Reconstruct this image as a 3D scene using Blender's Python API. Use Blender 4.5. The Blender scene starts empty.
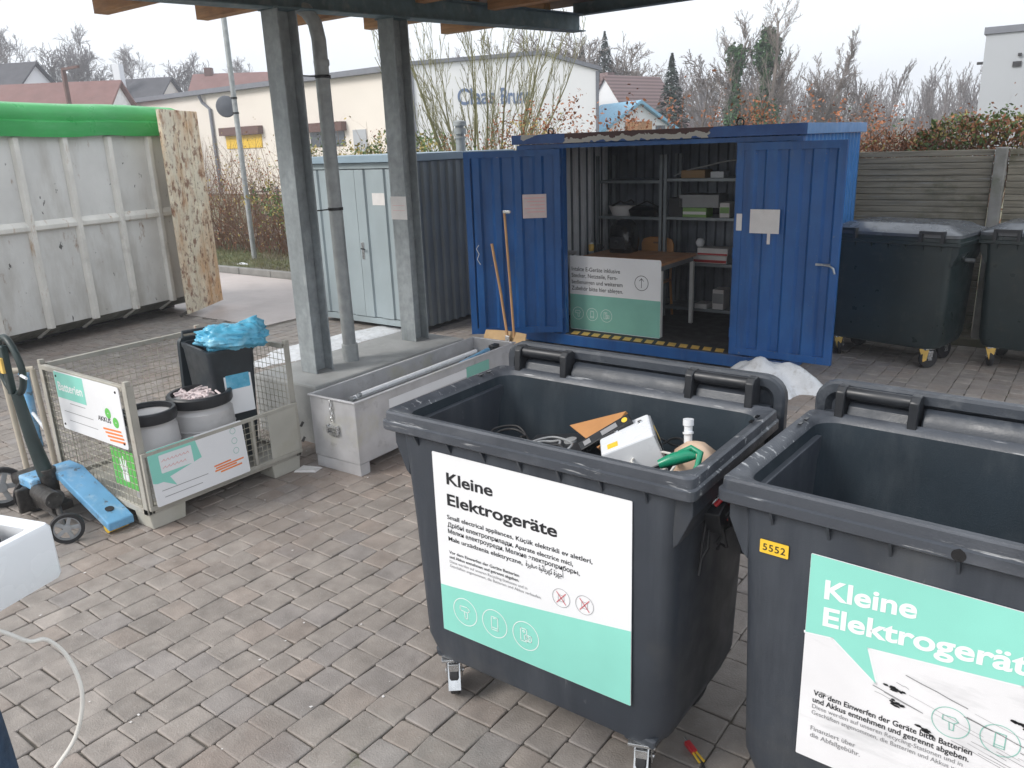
import bpy, bmesh, math, random
from mathutils import Vector, Matrix, Euler, noise
S = bpy.context.scene
C = S.collection
R = math.radians
V = Vector
rnd = random.Random(7)

# ------------------------------------------------------------------ materials
MATS = {}
def nd(nt, t, **k):
    n = nt.nodes.new(t)
    for a, b in k.items():
        if hasattr(n, a) and a not in n.inputs: setattr(n, a, b)
        else: n.inputs[a].default_value = b
    return n
def noise_fac(nt, co, scale, detail=4, lo=.4, hi=.6, stretch=None, rough=.55):
    if stretch:
        mp = nd(nt, 'ShaderNodeMapping'); mp.inputs['Scale'].default_value = stretch
        nt.links.new(co, mp.inputs['Vector']); co = mp.outputs[0]
    n = nd(nt, 'ShaderNodeTexNoise'); n.inputs['Scale'].default_value = scale
    n.inputs['Detail'].default_value = detail; n.inputs['Roughness'].default_value = rough
    nt.links.new(co, n.inputs['Vector'])
    m = nd(nt, 'ShaderNodeMapRange'); m.inputs['From Min'].default_value = lo; m.inputs['From Max'].default_value = hi
    nt.links.new(n.outputs['Fac'], m.inputs['Value'])
    return m.outputs[0]
def mixc(nt, fac, a, b, mode='MIX'):
    m = nd(nt, 'ShaderNodeMix', data_type='RGBA', blend_type=mode)
    if isinstance(fac, (int, float)): m.inputs[0].default_value = fac
    else: nt.links.new(fac, m.inputs[0])
    for i, c in ((6, a), (7, b)):
        if isinstance(c, (tuple, list)): m.inputs[i].default_value = (*c[:3], 1)
        else: nt.links.new(c, m.inputs[i])
    return m.outputs[2]
def mat(name, col, rough=.6, metal=0, var=.12, vs=5, layers=(), bump=.0, bs=60, attr=None, spec=.5, stretch=None, sss=0, alpha=1, trans=0):
    m = bpy.data.materials.new(name); m.use_nodes = True; nt = m.node_tree
    p = nt.nodes['Principled BSDF']
    tc = nd(nt, 'ShaderNodeTexCoord'); oi = nd(nt, 'ShaderNodeObjectInfo')
    ad = nd(nt, 'ShaderNodeVectorMath', operation='ADD'); nt.links.new(tc.outputs['Object'], ad.inputs[0])
    sc = nd(nt, 'ShaderNodeMath', operation='MULTIPLY'); sc.inputs[1].default_value = 37.0
    nt.links.new(oi.outputs['Random'], sc.inputs[0]); nt.links.new(sc.outputs[0], ad.inputs[1])
    co = ad.outputs[0]
    base = col
    if attr:
        a = nd(nt, 'ShaderNodeAttribute', attribute_name=attr); base = a.outputs['Color']
    if var:
        f = noise_fac(nt, co, vs, 5, .3, .7, stretch)
        g = nd(nt, 'ShaderNodeMapRange'); g.inputs['To Min'].default_value = 1 - var; g.inputs['To Max'].default_value = 1 + var
        nt.links.new(f, g.inputs['Value'])
        vm = nd(nt, 'ShaderNodeVectorMath', operation='SCALE')
        if isinstance(base, (tuple, list)): vm.inputs[0].default_value = base[:3]
        else: nt.links.new(base, vm.inputs[0])
        nt.links.new(g.outputs[0], vm.inputs['Scale']); base = vm.outputs[0]
    for L in layers:   # (colour, scale, lo, hi, stretch, strength)
        c, s, lo, hi = L[:4]; st = L[4] if len(L) > 4 else None; k = L[5] if len(L) > 5 else 1
        f = noise_fac(nt, co, s, 6, lo, hi, st, .65)
        if k != 1:
            q = nd(nt, 'ShaderNodeMath', operation='MULTIPLY'); q.inputs[1].default_value = k; nt.links.new(f, q.inputs[0]); f = q.outputs[0]
        base = mixc(nt, f, base, c)
    if isinstance(base, (tuple, list)): p.inputs['Base Color'].default_value = (*base[:3], 1)
    else: nt.links.new(base, p.inputs['Base Color'])
    p.inputs['Metallic'].default_value = metal
    p.inputs['Specular IOR Level'].default_value = spec
    rf = noise_fac(nt, co, vs * 2.3, 3, .3, .7)
    rr = nd(nt, 'ShaderNodeMapRange'); rr.inputs['To Min'].default_value = max(.03, rough - .1); rr.inputs['To Max'].default_value = min(1, rough + .1)
    nt.links.new(rf, rr.inputs['Value']); nt.links.new(rr.outputs[0], p.inputs['Roughness'])
    if bump:
        bn = nd(nt, 'ShaderNodeTexNoise'); bn.inputs['Scale'].default_value = bs; bn.inputs['Detail'].default_value = 4
        nt.links.new(co, bn.inputs['Vector'])
        b = nd(nt, 'ShaderNodeBump'); b.inputs['Strength'].default_value = bump; b.inputs['Distance'].default_value = .01
        nt.links.new(bn.outputs['Fac'], b.inputs['Height']); nt.links.new(b.outputs[0], p.inputs['Normal'])
    if trans: p.inputs['Transmission Weight'].default_value = trans
    if alpha < 1: p.inputs['Alpha'].default_value = alpha
    MATS[name] = m
    return m

RUST = (.17, .06, .025)
mat('bin_plastic', (.032, .039, .051), .48, var=.14, vs=3, bump=.10, bs=220, layers=[((.085, .095, .11), 7, .48, .78, (1, 1, .12), .55), ((.12, .115, .10), 2.2, .56, .8, None, .30), ((.17, .175, .18), 38, .67, .74, (1, 1, .25), .5)])
mat('bin_inner', (.014, .023, .032), .62, spec=.25, var=.2, vs=3, bump=.1, bs=200, layers=[((.06, .07, .08), 5, .5, .75, (1, 1, .25), .5)])  # darker than the outer plastic; the shading inside is put into the colour
mat('bin_rim', (.05, .057, .07), .42, var=.12, vs=6, bump=.15, bs=150, layers=[((.15, .16, .18), 5, .50, .75, (.5, 1.5, 1), .5), ((.46, .47, .48), 24, .60, .67, (.14, 1.6, 2), .8)])
mat('lid_plastic', (.034, .041, .053), .42, var=.15, vs=5, bump=.1, bs=150, layers=[((.16, .17, .18), 9, .55, .75, None, .5)])
mat('old_bin', (.016, .028, .030), .36, var=.25, vs=3, bump=.1, bs=150, layers=[((.07, .075, .06), 7, .55, .75, None, .5)])
mat('old_lid', (.10, .11, .125), .22, var=.15, vs=4, bump=.05, bs=30, layers=[((.24, .25, .26), 3, .5, .75, None, .4)])
mat('rubber', (.018, .018, .02), .6, var=.3)
mat('galv', (.34, .36, .38), .38, .75, var=.25, vs=14, layers=[((.2, .21, .22), 5, .5, .7, (1, 1, .3), .6), ((.55, .56, .57), 9, .6, .75, (1, 1, .2), .5)])
mat('galv_matt', (.36, .38, .385), .55, .25, var=.22, vs=10, layers=[((.24, .255, .26), 3, .45, .7, (1, 1, .3), .8), ((.52, .53, .53), 7, .62, .75, (1, 1, .2), .7)], bump=.08, bs=60)
mat('post_steel', (.32, .35, .365), .6, .1, var=.18, vs=16, layers=[((.16, .18, .185), 3, .42, .7, (1, 1, .35), .8), ((.5, .51, .5), 9, .63, .75, (1, 1, .25), .6), ((.13, .10, .08), 24, .7, .76)], bump=.12, bs=70)
mat('steel_beam', (.12, .18, .205), .6, .1, var=.25, vs=7, layers=[((.3, .32, .33), 6, .55, .72, None, .7)], bump=.1, bs=60)
mat('steel_shiny', (.6, .61, .62), .25, .9, var=.15, vs=20)
mat('alu_box', (.56, .56, .575), .38, .35, var=.14, vs=5, layers=[((.55, .53, .36), 2.2, .56, .72, None, .45), ((.3, .3, .3), 9, .58, .7, None, .5)], bump=.05, bs=40)
mat('joist_wood', (.50, .27, .13), .7, var=.25, vs=6, stretch=(.6, 5, 5), layers=[((.16, .08, .05), 2, .5, .75, None, .7), ((.45, .3, .16), 5, .6, .8, (.4, 4, 4), .6)], bump=.2, bs=50)
mat('deck_wood', (.19, .11, .07), .8, var=.3, vs=6)
mat('blue_paint', (.010, .088, .29), .38, var=.16, vs=2.2, layers=[((.02, .13, .37), 6, .5, .75, (1, 1, .3), .6), ((.008, .035, .12), 7, .52, .72, (1, 1, .12), .55), ((.16, .17, .18), 5, .60, .78, (1, 1, .3), .35), ((.22, .20, .17), 26, .665, .72, None, .7)], bump=.05, bs=12)
mat('blue_paint_lit', (.03, .20, .52), .4, var=.12, vs=3, layers=[((.06, .2, .5), 5, .5, .75, (1, 1, .3), .5)])  # brighter copy of blue_paint, with the light on the right wall painted in
mat('stud_lit_white', (.90, .92, .95), .5, var=.1)  # near-white so the inner wall ribs look lit; the light is in the colour
mat('mirror_back', (.10, .11, .13), .5, var=.1)
mat('inner_galv', (.16, .18, .21), .5, .25, var=.25, vs=4, layers=[((.15, .16, .18), 3, .5, .7, None, .7)])
mat('dark_floor', (.035, .035, .038), .7, var=.4, vs=4, layers=[((.12, .1, .09), 7, .6, .75, None, .5)])
mat('shelf_metal', (.25, .28, .30), .45, .3, var=.15)
mat('white_paint', (.78, .78, .77), .5, var=.04, vs=6)
mat('white_sign', (.80, .81, .83), .38, var=.03, vs=4, layers=[((.6, .6, .6), 6, .68, .85, None, .4)])
mat('worn_sign', (.74, .74, .76), .45, var=.05, vs=4, layers=[((.40, .41, .42), 7, .56, .74, (.25, 1, 2.5), .6), ((.06, .06, .06), 11, .66, .70, (.3, 1, 3), .9)])
mat('teal', (.26, .66, .56), .4, var=.04, vs=4)
mat('teal_dull', (.22, .50, .42), .5, var=.06, vs=4)
mat('ink', (.012, .013, .016), .5, var=0)
mat('ink_grey', (.24, .24, .25), .5, var=0)
mat('ink_white', (.82, .86, .85), .5, var=0)
mat('ink_red', (.62, .10, .12), .5, var=0)
mat('ink_pink', (.75, .42, .42), .5, var=0)
mat('orange', (.85, .24, .06), .5, var=0)
mat('green_sign', (.13, .50, .10), .5, var=.1)
mat('yellow', (.80, .52, .04), .5, var=.06)
mat('stripe_yellow', (.80, .52, .13), .6, var=.15, vs=12)
mat('stripe_black', (.03, .03, .03), .6, var=.3)
mat('paper', (.70, .68, .67), .7, var=.06, vs=9)
mat('paper_pink', (.66, .56, .56), .7, var=.06, vs=9)
mat('table_wood', (.60, .30, .15), .4, var=.15, vs=3, stretch=(4, .5, 1))
mat('chair_wood', (.50, .24, .09), .45, var=.15, vs=4)
mat('handle_wood', (.50, .29, .14), .6, var=.2, vs=6, stretch=(4, 4, .5))
mat('bottle_beige', (.60, .44, .32), .4, var=.06)
mat('pale_wood', (.50, .33, .16), .65, var=.2, vs=5, layers=[((.62, .48, .28), 3, .5, .7, None, .6)])
mat('black_gloss', (.008, .009, .011), .2, var=.2)
mat('dark_plastic', (.02, .022, .026), .4, var=.3)
mat('grey_plastic', (.30, .31, .32), .45, var=.1)
mat('concrete', (.36, .37, .37), .8, var=.12, vs=4, layers=[((.24, .25, .245), 2.5, .48, .7, None, .6), ((.45, .45, .44), 8, .6, .7, None, .4)], bump=.25, bs=90)
mat('concrete_old', (.30, .29, .27), .85, var=.2, vs=5, layers=[((.13, .14, .09), 3, .5, .7, None, .7)], bump=.3, bs=70)
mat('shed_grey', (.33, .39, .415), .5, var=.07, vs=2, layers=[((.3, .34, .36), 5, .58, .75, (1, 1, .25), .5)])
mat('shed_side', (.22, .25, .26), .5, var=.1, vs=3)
mat('roof_trim_blue', (.10, .25, .52), .4, var=.1)
mat('shed_trim', (.27, .36, .43), .5, var=.1, vs=3)
mat('skip_paint', (.70, .695, .67), .55, var=.09, vs=2, layers=[((.40, .37, .32), 2.4, .48, .72, (1, 1, .25), .65), ((.70, .70, .69), 4, .55, .7, None, .5), ((.26, .14, .07), 5.5, .64, .72, (1, 1, .4), .8), ((.05, .045, .04), 7, .655, .68, (1.2, 1.2, .6), .9)], bump=.15, bs=14)
mat('skip_rib', (.74, .72, .67), .55, var=.1, vs=4, layers=[((.40, .24, .12), 7, .60, .70, (1, 1, .25), .8), ((.35, .33, .29), 3, .55, .75, None, .5)], bump=.15, bs=20)
mat('skip_under', (.16, .165, .14), .75, var=.4, vs=5, layers=[((.30, .31, .27), 4, .5, .65), (RUST, 6, .6, .7)])
mat('rust_door', (.78, .70, .55), .6, var=.12, vs=4, layers=[((.60, .30, .10), 1.9, .42, .62, (1, 1, .5), .75), ((.36, .14, .045), 4.5, .54, .66, (1, 1, .6), .75), ((.19, .07, .03), 12, .53, .62, (1, 1, .7), .85), ((.09, .045, .03), 28, .62, .68, None, .8)], bump=.25, bs=25)
mat('tarp_green', (.045, .40, .10), .34, var=.10, vs=2, layers=[((.16, .52, .24), 2, .5, .75, (.3, 1, 4), .4)], bump=.12, bs=9)
mat('cage_paint', (.40, .385, .34), .6, var=.15, vs=6, layers=[((.24, .20, .15), 6, .55, .72, None, .8), (RUST, 12, .66, .74)], bump=.1, bs=60)
mat('cage_wire', (.42, .40, .33), .55, .2, var=.2, vs=8)
mat('cage_sheet', (.46, .45, .40), .55, var=.1, vs=3, layers=[((.33, .31, .24), 3, .5, .72, None, .6), (RUST, 9, .68, .75)])
mat('barrel_grey', (.54, .53, .53), .45, var=.06, vs=3, layers=[((.3, .29, .28), 4, .55, .75, None, .6)])
mat('bag_blue', (.10, .42, .62), .3, var=.12, vs=8, layers=[((.38, .70, .82), 7, .52, .68, None, .7)], bump=.6, bs=14, spec=.6)
mat('wheelie', (.025, .034, .042), .42, var=.2, vs=4, layers=[((.1, .11, .12), 6, .58, .75, None, .4)])
mat('truck_blue', (.15, .37, .60), .45, var=.15, vs=5, layers=[((.45, .58, .68), 7, .50, .68, None, .55), ((.10, .09, .08), 13, .58, .66, None, .85)])
mat('green_black', (.02, .035, .035), .4, var=.3, vs=6)
mat('oily', (.035, .032, .03), .45, var=.6, vs=30, layers=[((.2, .19, .17), 22, .6, .7)])
mat('beige_pipe', (.48, .43, .35), .5, var=.12)
mat('white_appliance', (.74, .76, .79), .28, var=.03, vs=3, layers=[((.6, .61, .63), 5, .6, .8, None, .4)])
mat('cable_white', (.66, .64, .60), .5, var=.1)
mat('denim', (.03, .06, .11), .85, var=.3, vs=20, bump=.3, bs=200)
mat('jacket', (.012, .014, .018), .6, var=.3, vs=8, bump=.3, bs=60)
mat('skin', (.52, .30, .21), .5, var=.06)
mat('hair', (.05, .03, .02), .6, var=.3, vs=30)
mat('snow', (.74, .76, .79), .7, var=.10, vs=9, layers=[((.36, .34, .31), 13, .52, .70, None, .55)], bump=.6, bs=30)
mat('cream_wall', (.76, .705, .64), .8, var=.04, vs=.3)
mat('white_wall', (.80, .81, .83), .75, var=.03, vs=.3)
mat('grey_wall', (.40, .42, .45), .7, var=.03, vs=.3)
mat('trim_grey', (.17, .18, .21), .6, var=.1)
mat('brown_band', (.12, .06, .05), .6, var=.1)
mat('tile_roof', (.20, .14, .14), .75, var=.15, vs=2)
mat('red_roof', (.20, .105, .095), .75, var=.12, vs=1.5)
mat('dark_roof', (.055, .055, .065), .7, var=.15, vs=1)
mat('blue_roof', (.20, .42, .58), .5, var=.1)
mat('window_glass', (.06, .075, .09), .12, var=.1, spec=.8)
mat('sign_blue', (.05, .11, .26), .5, var=0)
mat('text_blue', (.13, .19, .33), .5, var=0)
mat('fence_wood', (.26, .235, .185), .85, var=.3, vs=5, stretch=(.4, 4, 6), layers=[((.085, .085, .045), 2.2, .5, .68, None, .8), ((.34, .34, .32), 5, .58, .7, (.3, 1, 5), .8)], bump=.4, bs=60)
mat('bark', (.11, .095, .085), .9, var=.25, vs=5)
mat('bark_pale', (.23, .195, .175), .9, var=.2, vs=2)
mat('bark_green', (.20, .195, .10), .9, var=.25, vs=5)
mat('bark_brown', (.19, .105, .065), .9, var=.25, vs=5)
mat('twig_grey', (.19, .17, .17), .9, var=.15, vs=2)
mat('leaf_green', (.10, .155, .04), .6, var=.5, vs=1.8, attr=None)
mat('leaf_yellow', (.38, .30, .09), .6, var=.4, vs=3)
mat('leaf_brown', (.30, .12, .055), .7, var=.4, vs=3)
mat('leaf_pale', (.42, .42, .30), .6, var=.3, vs=3)
mat('ivy', (.05, .115, .04), .55, var=.45, vs=2)
mat('conifer', (.035, .06, .045), .8, var=.35, vs=2)
mat('grass', (.13, .135, .05), .8, var=.35, vs=3, layers=[((.30, .26, .16), 4, .5, .65)])
mat('earth', (.15, .125, .10), .95, var=.3, vs=.8, layers=[((.10, .12, .05), .5, .45, .6)], bump=.3, bs=20)
mat('far_field', (.16, .15, .09), .95, var=.25, vs=.05)
mat('joint_sand', (.15, .135, .115), .95, var=.3, vs=6, layers=[((.10, .11, .03), 2.5, .60, .68)], bump=.5, bs=150)
mat('paver', (.3, .3, .3), .62, var=.20, vs=9, attr='tone', layers=[((.55, .53, .50), 75, .60, .70, None, .40), ((.11, .10, .09), 60, .62, .72, None, .35), ((.20, .18, .165), 1.1, .52, .68, None, .35), ((.23, .15, .115), .45, .52, .68, None, .35), ((.10, .13, .03), 2.6, .66, .72, None, .30)], bump=.35, bs=130)
mat('paver_far', (.36, .325, .305), .7, var=.06, vs=1)
mat('road', (.50, .445, .425), .5, var=.08, vs=1.2, layers=[((.30, .27, .26), .8, .5, .75, None, .6)], bump=.15, bs=120)  # pinkish asphalt, paled in colour to imitate sky sheen on wet ground
mat('kerb', (.24, .235, .225), .85, var=.15, vs=5, bump=.3, bs=60)
mat('red_plastic', (.55, .03, .04), .4, var=.1)
mat('green_plastic', (.01, .22, .12), .3, var=.12)
mat('cardboard', (.36, .23, .12), .8, var=.1)
mat('box_green', (.22, .40, .12), .5, var=.1)
mat('box_red', (.50, .06, .06), .5, var=.1)

# ------------------------------------------------------------------ mesh builder
class MB:
    def __init__(s): s.v = []; s.f = []
    def add(s, vs, fs, M=None):
        o = len(s.v)
        s.v += [tuple(M @ V(p)) if M else tuple(p) for p in vs]
        s.f += [tuple(i + o for i in f) for f in fs]; return s
    def box(s, x0, x1, y0, y1, z0, z1, M=None):
        vs = [(x, y, z) for z in (z0, z1) for y in (y0, y1) for x in (x0, x1)]
        return s.add(vs, [(0, 2, 3, 1), (4, 5, 7, 6), (0, 1, 5, 4), (2, 6, 7, 3), (0, 4, 6, 2), (1, 3, 7, 5)], M)
    def tube(s, pts, r, n=8, cap=True, M=None):
        pts = [V(p) for p in pts]; k = len(pts)
        rs = r if isinstance(r, (list, tuple)) else [r] * k
        vs = []; up = None
        for i, p in enumerate(pts):
            d = (pts[min(i + 1, k - 1)] - pts[max(i - 1, 0)])
            d = d.normalized() if d.length > 1e-9 else V((0, 0, 1))
            if up is None: up = V((0, 0, 1)) if abs(d.z) < .9 else V((1, 0, 0))
            a = d.cross(up); a = a.normalized() if a.length > 1e-6 else d.orthogonal().normalized()
            up = a.cross(d).normalized()
            for j in range(n):
                t = 2 * math.pi * j / n
                vs.append(p + (a * math.cos(t) + up * math.sin(t)) * rs[i])
        fs = [(i * n + j, i * n + (j + 1) % n, (i + 1) * n + (j + 1) % n, (i + 1) * n + j) for i in range(k - 1) for j in range(n)]
        if cap: fs += [tuple(range(n - 1, -1, -1)), tuple((k - 1) * n + j for j in range(n))]
        return s.add(vs, fs, M)
    def loft(s, rings, cap0=True, cap1=True, M=None, close=True):
        n = len(rings[0]); vs = [p for r in rings for p in r]
        fs = []
        for i in range(len(rings) - 1):
            for j in range(n if close else n - 1):
                fs.append((i * n + j, i * n + (j + 1) % n, (i + 1) * n + (j + 1) % n, (i + 1) * n + j))
        if cap0: fs.append(tuple(range(n - 1, -1, -1)))
        if cap1: fs.append(tuple((len(rings) - 1) * n + j for j in range(n)))
        return s.add(vs, fs, M)
    def prism(s, poly, a, axis, M=None):   # poly 2D extruded from a[0] to a[1] on axis
        def p3(p, h):
            if axis == 'z': return (p[0], p[1], h)
            if axis == 'y': return (p[0], h, p[1])
            return (h, p[0], p[1])
        return s.loft([[p3(p, a[0]) for p in poly], [p3(p, a[1]) for p in poly]], M=M)
    def lathe(s, prof, n=24, M=None, cap0=True, cap1=True):
        rings = [[(r * math.cos(2 * math.pi * j / n), r * math.sin(2 * math.pi * j / n), z) for j in range(n)] for r, z in prof]
        return s.loft(rings, cap0, cap1, M)
    def quad(s, a, b, c, d): return s.add([a, b, c, d], [(0, 1, 2, 3)])
    def build(s, name, m, parent=None, loc=None, rot=None, bevel=0, smooth=None, seg=2, fix=True):
        me = bpy.data.meshes.new(name); me.from_pydata(s.v, [], s.f); me.update()
        if fix:
            b = bmesh.new(); b.from_mesh(me); bmesh.ops.recalc_face_normals(b, faces=b.faces); b.to_mesh(me); b.free()
        o = bpy.data.objects.new(name, me); C.objects.link(o)
        if m: me.materials.append(MATS[m] if isinstance(m, str) else m)
        if parent: o.parent = parent
        if loc is not None: o.location = loc
        if rot is not None: o.rotation_euler = rot
        if bevel:
            bv = o.modifiers.new('Bevel', 'BEVEL'); bv.width = bevel; bv.segments = seg; bv.limit_method = 'ANGLE'; bv.angle_limit = R(35)
        if smooth is not None:
            for p in me.polygons: p.use_smooth = True
            me.set_sharp_from_angle(angle=R(smooth))
        return o
def tag(o, label, cat, group=None, kind=None):
    if label: o['label'] = label
    if cat: o['category'] = cat
    if group: o['group'] = group
    if kind: o['kind'] = kind
    return o
def thing(name, loc, label, cat, rz=0, group=None):
    o = bpy.data.objects.new(name, None); C.objects.link(o); o.empty_display_size = .1
    o.location = loc; o.rotation_euler = (0, 0, rz)
    return tag(o, label, cat, group)
def struct(o): o['kind'] = 'structure'; return o
def copy_tree(o, parent=None):
    c = o.copy(); C.objects.link(c)
    if parent: c.parent = parent
    for ch in list(o.children): copy_tree(ch, c)
    return c
def rrect(x0, x1, y0, y1, z, r, n=5):
    out = []
    for cx, cy, a0 in ((x1 - r, y1 - r, 0), (x0 + r, y1 - r, 90), (x0 + r, y0 + r, 180), (x1 - r, y0 + r, 270)):
        for k in range(n + 1):
            a = R(a0 + 90 * k / n); out.append((cx + r * math.cos(a), cy + r * math.sin(a), z))
    return out
def corr(u0, u1, pitch, depth, flat=.5, slope=.12):
    """trapezoid corrugation polyline (u, d)"""
    n = max(1, round((u1 - u0) / pitch)); p = (u1 - u0) / n; out = []
    for i in range(n):
        a = u0 + i * p
        out += [(a, 0), (a + p * flat - p * slope, 0), (a + p * flat, depth), (a + p - p * slope, depth)]
    out.append((u1, 0)); return out
def corr_wall(mb, line, z0, z1, axis, pos, sgn=1, th=.003):
    """sheet following line; axis 'x': runs along x at y=pos ; axis 'y': runs along y at x=pos; depth toward sgn"""
    a = [(u, pos + sgn * d) for u, d in line]; b = [(u, pos + sgn * d - sgn * th) for u, d in line]
    poly = a + b[::-1]
    if axis == 'y': poly = [(q, p) for p, q in poly]
    return mb.prism(poly, (z0, z1), 'z')
def text_mb(s, size, x=0, y=0, z=0, bold=0, mb=None, align='LEFT', sx=1, sp=1):
    cu = bpy.data.curves.new('t', 'FONT'); cu.body = s; cu.size = size; cu.align_x = align; cu.resolution_u = 3 if size < .06 else 6
    cu.offset = bold * size; cu.space_character = sp
    o = bpy.data.objects.new('t', cu); C.objects.link(o)
    dg = bpy.context.evaluated_depsgraph_get()
    me = bpy.data.meshes.new_from_object(o.evaluated_get(dg))
    mb = mb or MB()
    mb.add([(v.co.x * sx + x, v.co.y + y, v.co.z + z) for v in me.vertices], [tuple(p.vertices) for p in me.polygons])
    bpy.data.objects.remove(o); bpy.data.curves.remove(cu); bpy.data.meshes.remove(me)
    return mb
def ring_mb(mb, cx, cy, z, r, w, n=32):
    vs = []
    for k in range(n):
        a = 2 * math.pi * k / n
        vs += [(cx + r * math.cos(a), cy + r * math.sin(a), z), (cx + (r - w) * math.cos(a), cy + (r - w) * math.sin(a), z)]
    return mb.add(vs, [(2 * k, 2 * ((k + 1) % n), 2 * ((k + 1) % n) + 1, 2 * k + 1) for k in range(n)])
def line_mb(mb, pts, w, z):
    for (a, b) in zip(pts[:-1], pts[1:]):
        d = V((b[0] - a[0], b[1] - a[1])); L = d.length
        if L < 1e-6: continue
        d /= L; n = V((-d.y, d.x)) * w / 2; d = d * w / 2
        mb.add([(a[0] - d.x + n.x, a[1] - d.y + n.y, z), (a[0] - d.x - n.x, a[1] - d.y - n.y, z), (b[0] + d.x - n.x, b[1] + d.y - n.y, z), (b[0] + d.x + n.x, b[1] + d.y + n.y, z)], [(0, 1, 2, 3)])
    return mb
FRONT = (math.pi / 2, 0, 0)          # local xy sheet standing up, facing -Y
def sheet(mb, x0, x1, y0, y1, z, r=0, n=5):
    if r: ps = rrect(x0, x1, y0, y1, z, r, n)
    else: ps = [(x0, y0, z), (x1, y0, z), (x1, y1, z), (x0, y1, z)]
    return mb.add(ps, [tuple(range(len(ps)))])
def plate(x0, x1, y0, y1, z, t, r=.01):
    return MB().loft([rrect(x0, x1, y0, y1, z, r, 4), rrect(x0, x1, y0, y1, z + t, r, 4)])
# ------------------------------------------------------------------ camera, world, light
TH = R(36.75)
cam = bpy.data.objects.new('camera', bpy.data.cameras.new('camera')); C.objects.link(cam); S.camera = cam
Rr = [(0.8072, 0.5892, -0.0361), (0.1413, -0.2522, -0.9573), (-0.5732, 0.7676, -0.2869)]
m = Matrix((( Rr[0][0], -Rr[1][0], -Rr[2][0], 0), (Rr[0][1], -Rr[1][1], -Rr[2][1], 0), (Rr[0][2], -Rr[1][2], -Rr[2][2], 2.3), (0, 0, 0, 1)))
q = m.to_quaternion(); cam.rotation_mode = 'QUATERNION'; cam.rotation_quaternion = q; cam.location = (0, 0, 2.3)
cam.data.sensor_width = 36; cam.data.lens = 800 / 1024 * 36; cam.data.clip_end = 2000; cam.data.clip_start = .05
w = bpy.data.worlds.new('World'); S.world = w; w.use_nodes = True; nt = w.node_tree
bg = nt.nodes['Background']
sky = nd(nt, 'ShaderNodeTexSky', sky_type='NISHITA'); sky.sun_disc = False
SUN_EL, SUN_AZ = R(38), R(210)
sky.sun_elevation = SUN_EL; sky.sun_rotation = SUN_AZ; sky.air_density = 2; sky.dust_density = 6; sky.ozone_density = 1
# overcast: a cloud deck (pale, faintly mottled) covers nearly all of the blue sky
tc = nd(nt, 'ShaderNodeTexCoord')
cl = noise_fac(nt, tc.outputs['Generated'], 1.6, 4, .3, .75, (1, 1, 2.5))
deck = mixc(nt, cl, (7.5, 8.0, 8.7), (8.6, 8.95, 9.4))
col = mixc(nt, .90, sky.outputs[0], deck)
nt.links.new(col, bg.inputs['Color']); bg.inputs['Strength'].default_value = .092
sun = bpy.data.objects.new('sun', bpy.data.lights.new('sun', 'SUN')); C.objects.link(sun)
sun.data.energy = 1.5; sun.data.angle = R(22); sun.data.color = (1, .96, .91)
sun.rotation_euler = (R(90) - SUN_EL, 0, R(180) - SUN_AZ)
S.view_settings.view_transform = 'Standard'; S.view_settings.look = 'None'; S.view_settings.gamma = 1
S.view_settings.exposure = 0.82; S.view_settings.use_curve_mapping = False
S.render.engine = 'CYCLES'
S.cycles.use_denoising = True; S.cycles.max_bounces = 6; S.cycles.volume_bounces = 0; S.cycles.transparent_max_bounces = 6
S.cycles.caustics_reflective = False; S.cycles.caustics_refractive = False

# ------------------------------------------------------------------ ground
g = MB(); N = 24


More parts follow.
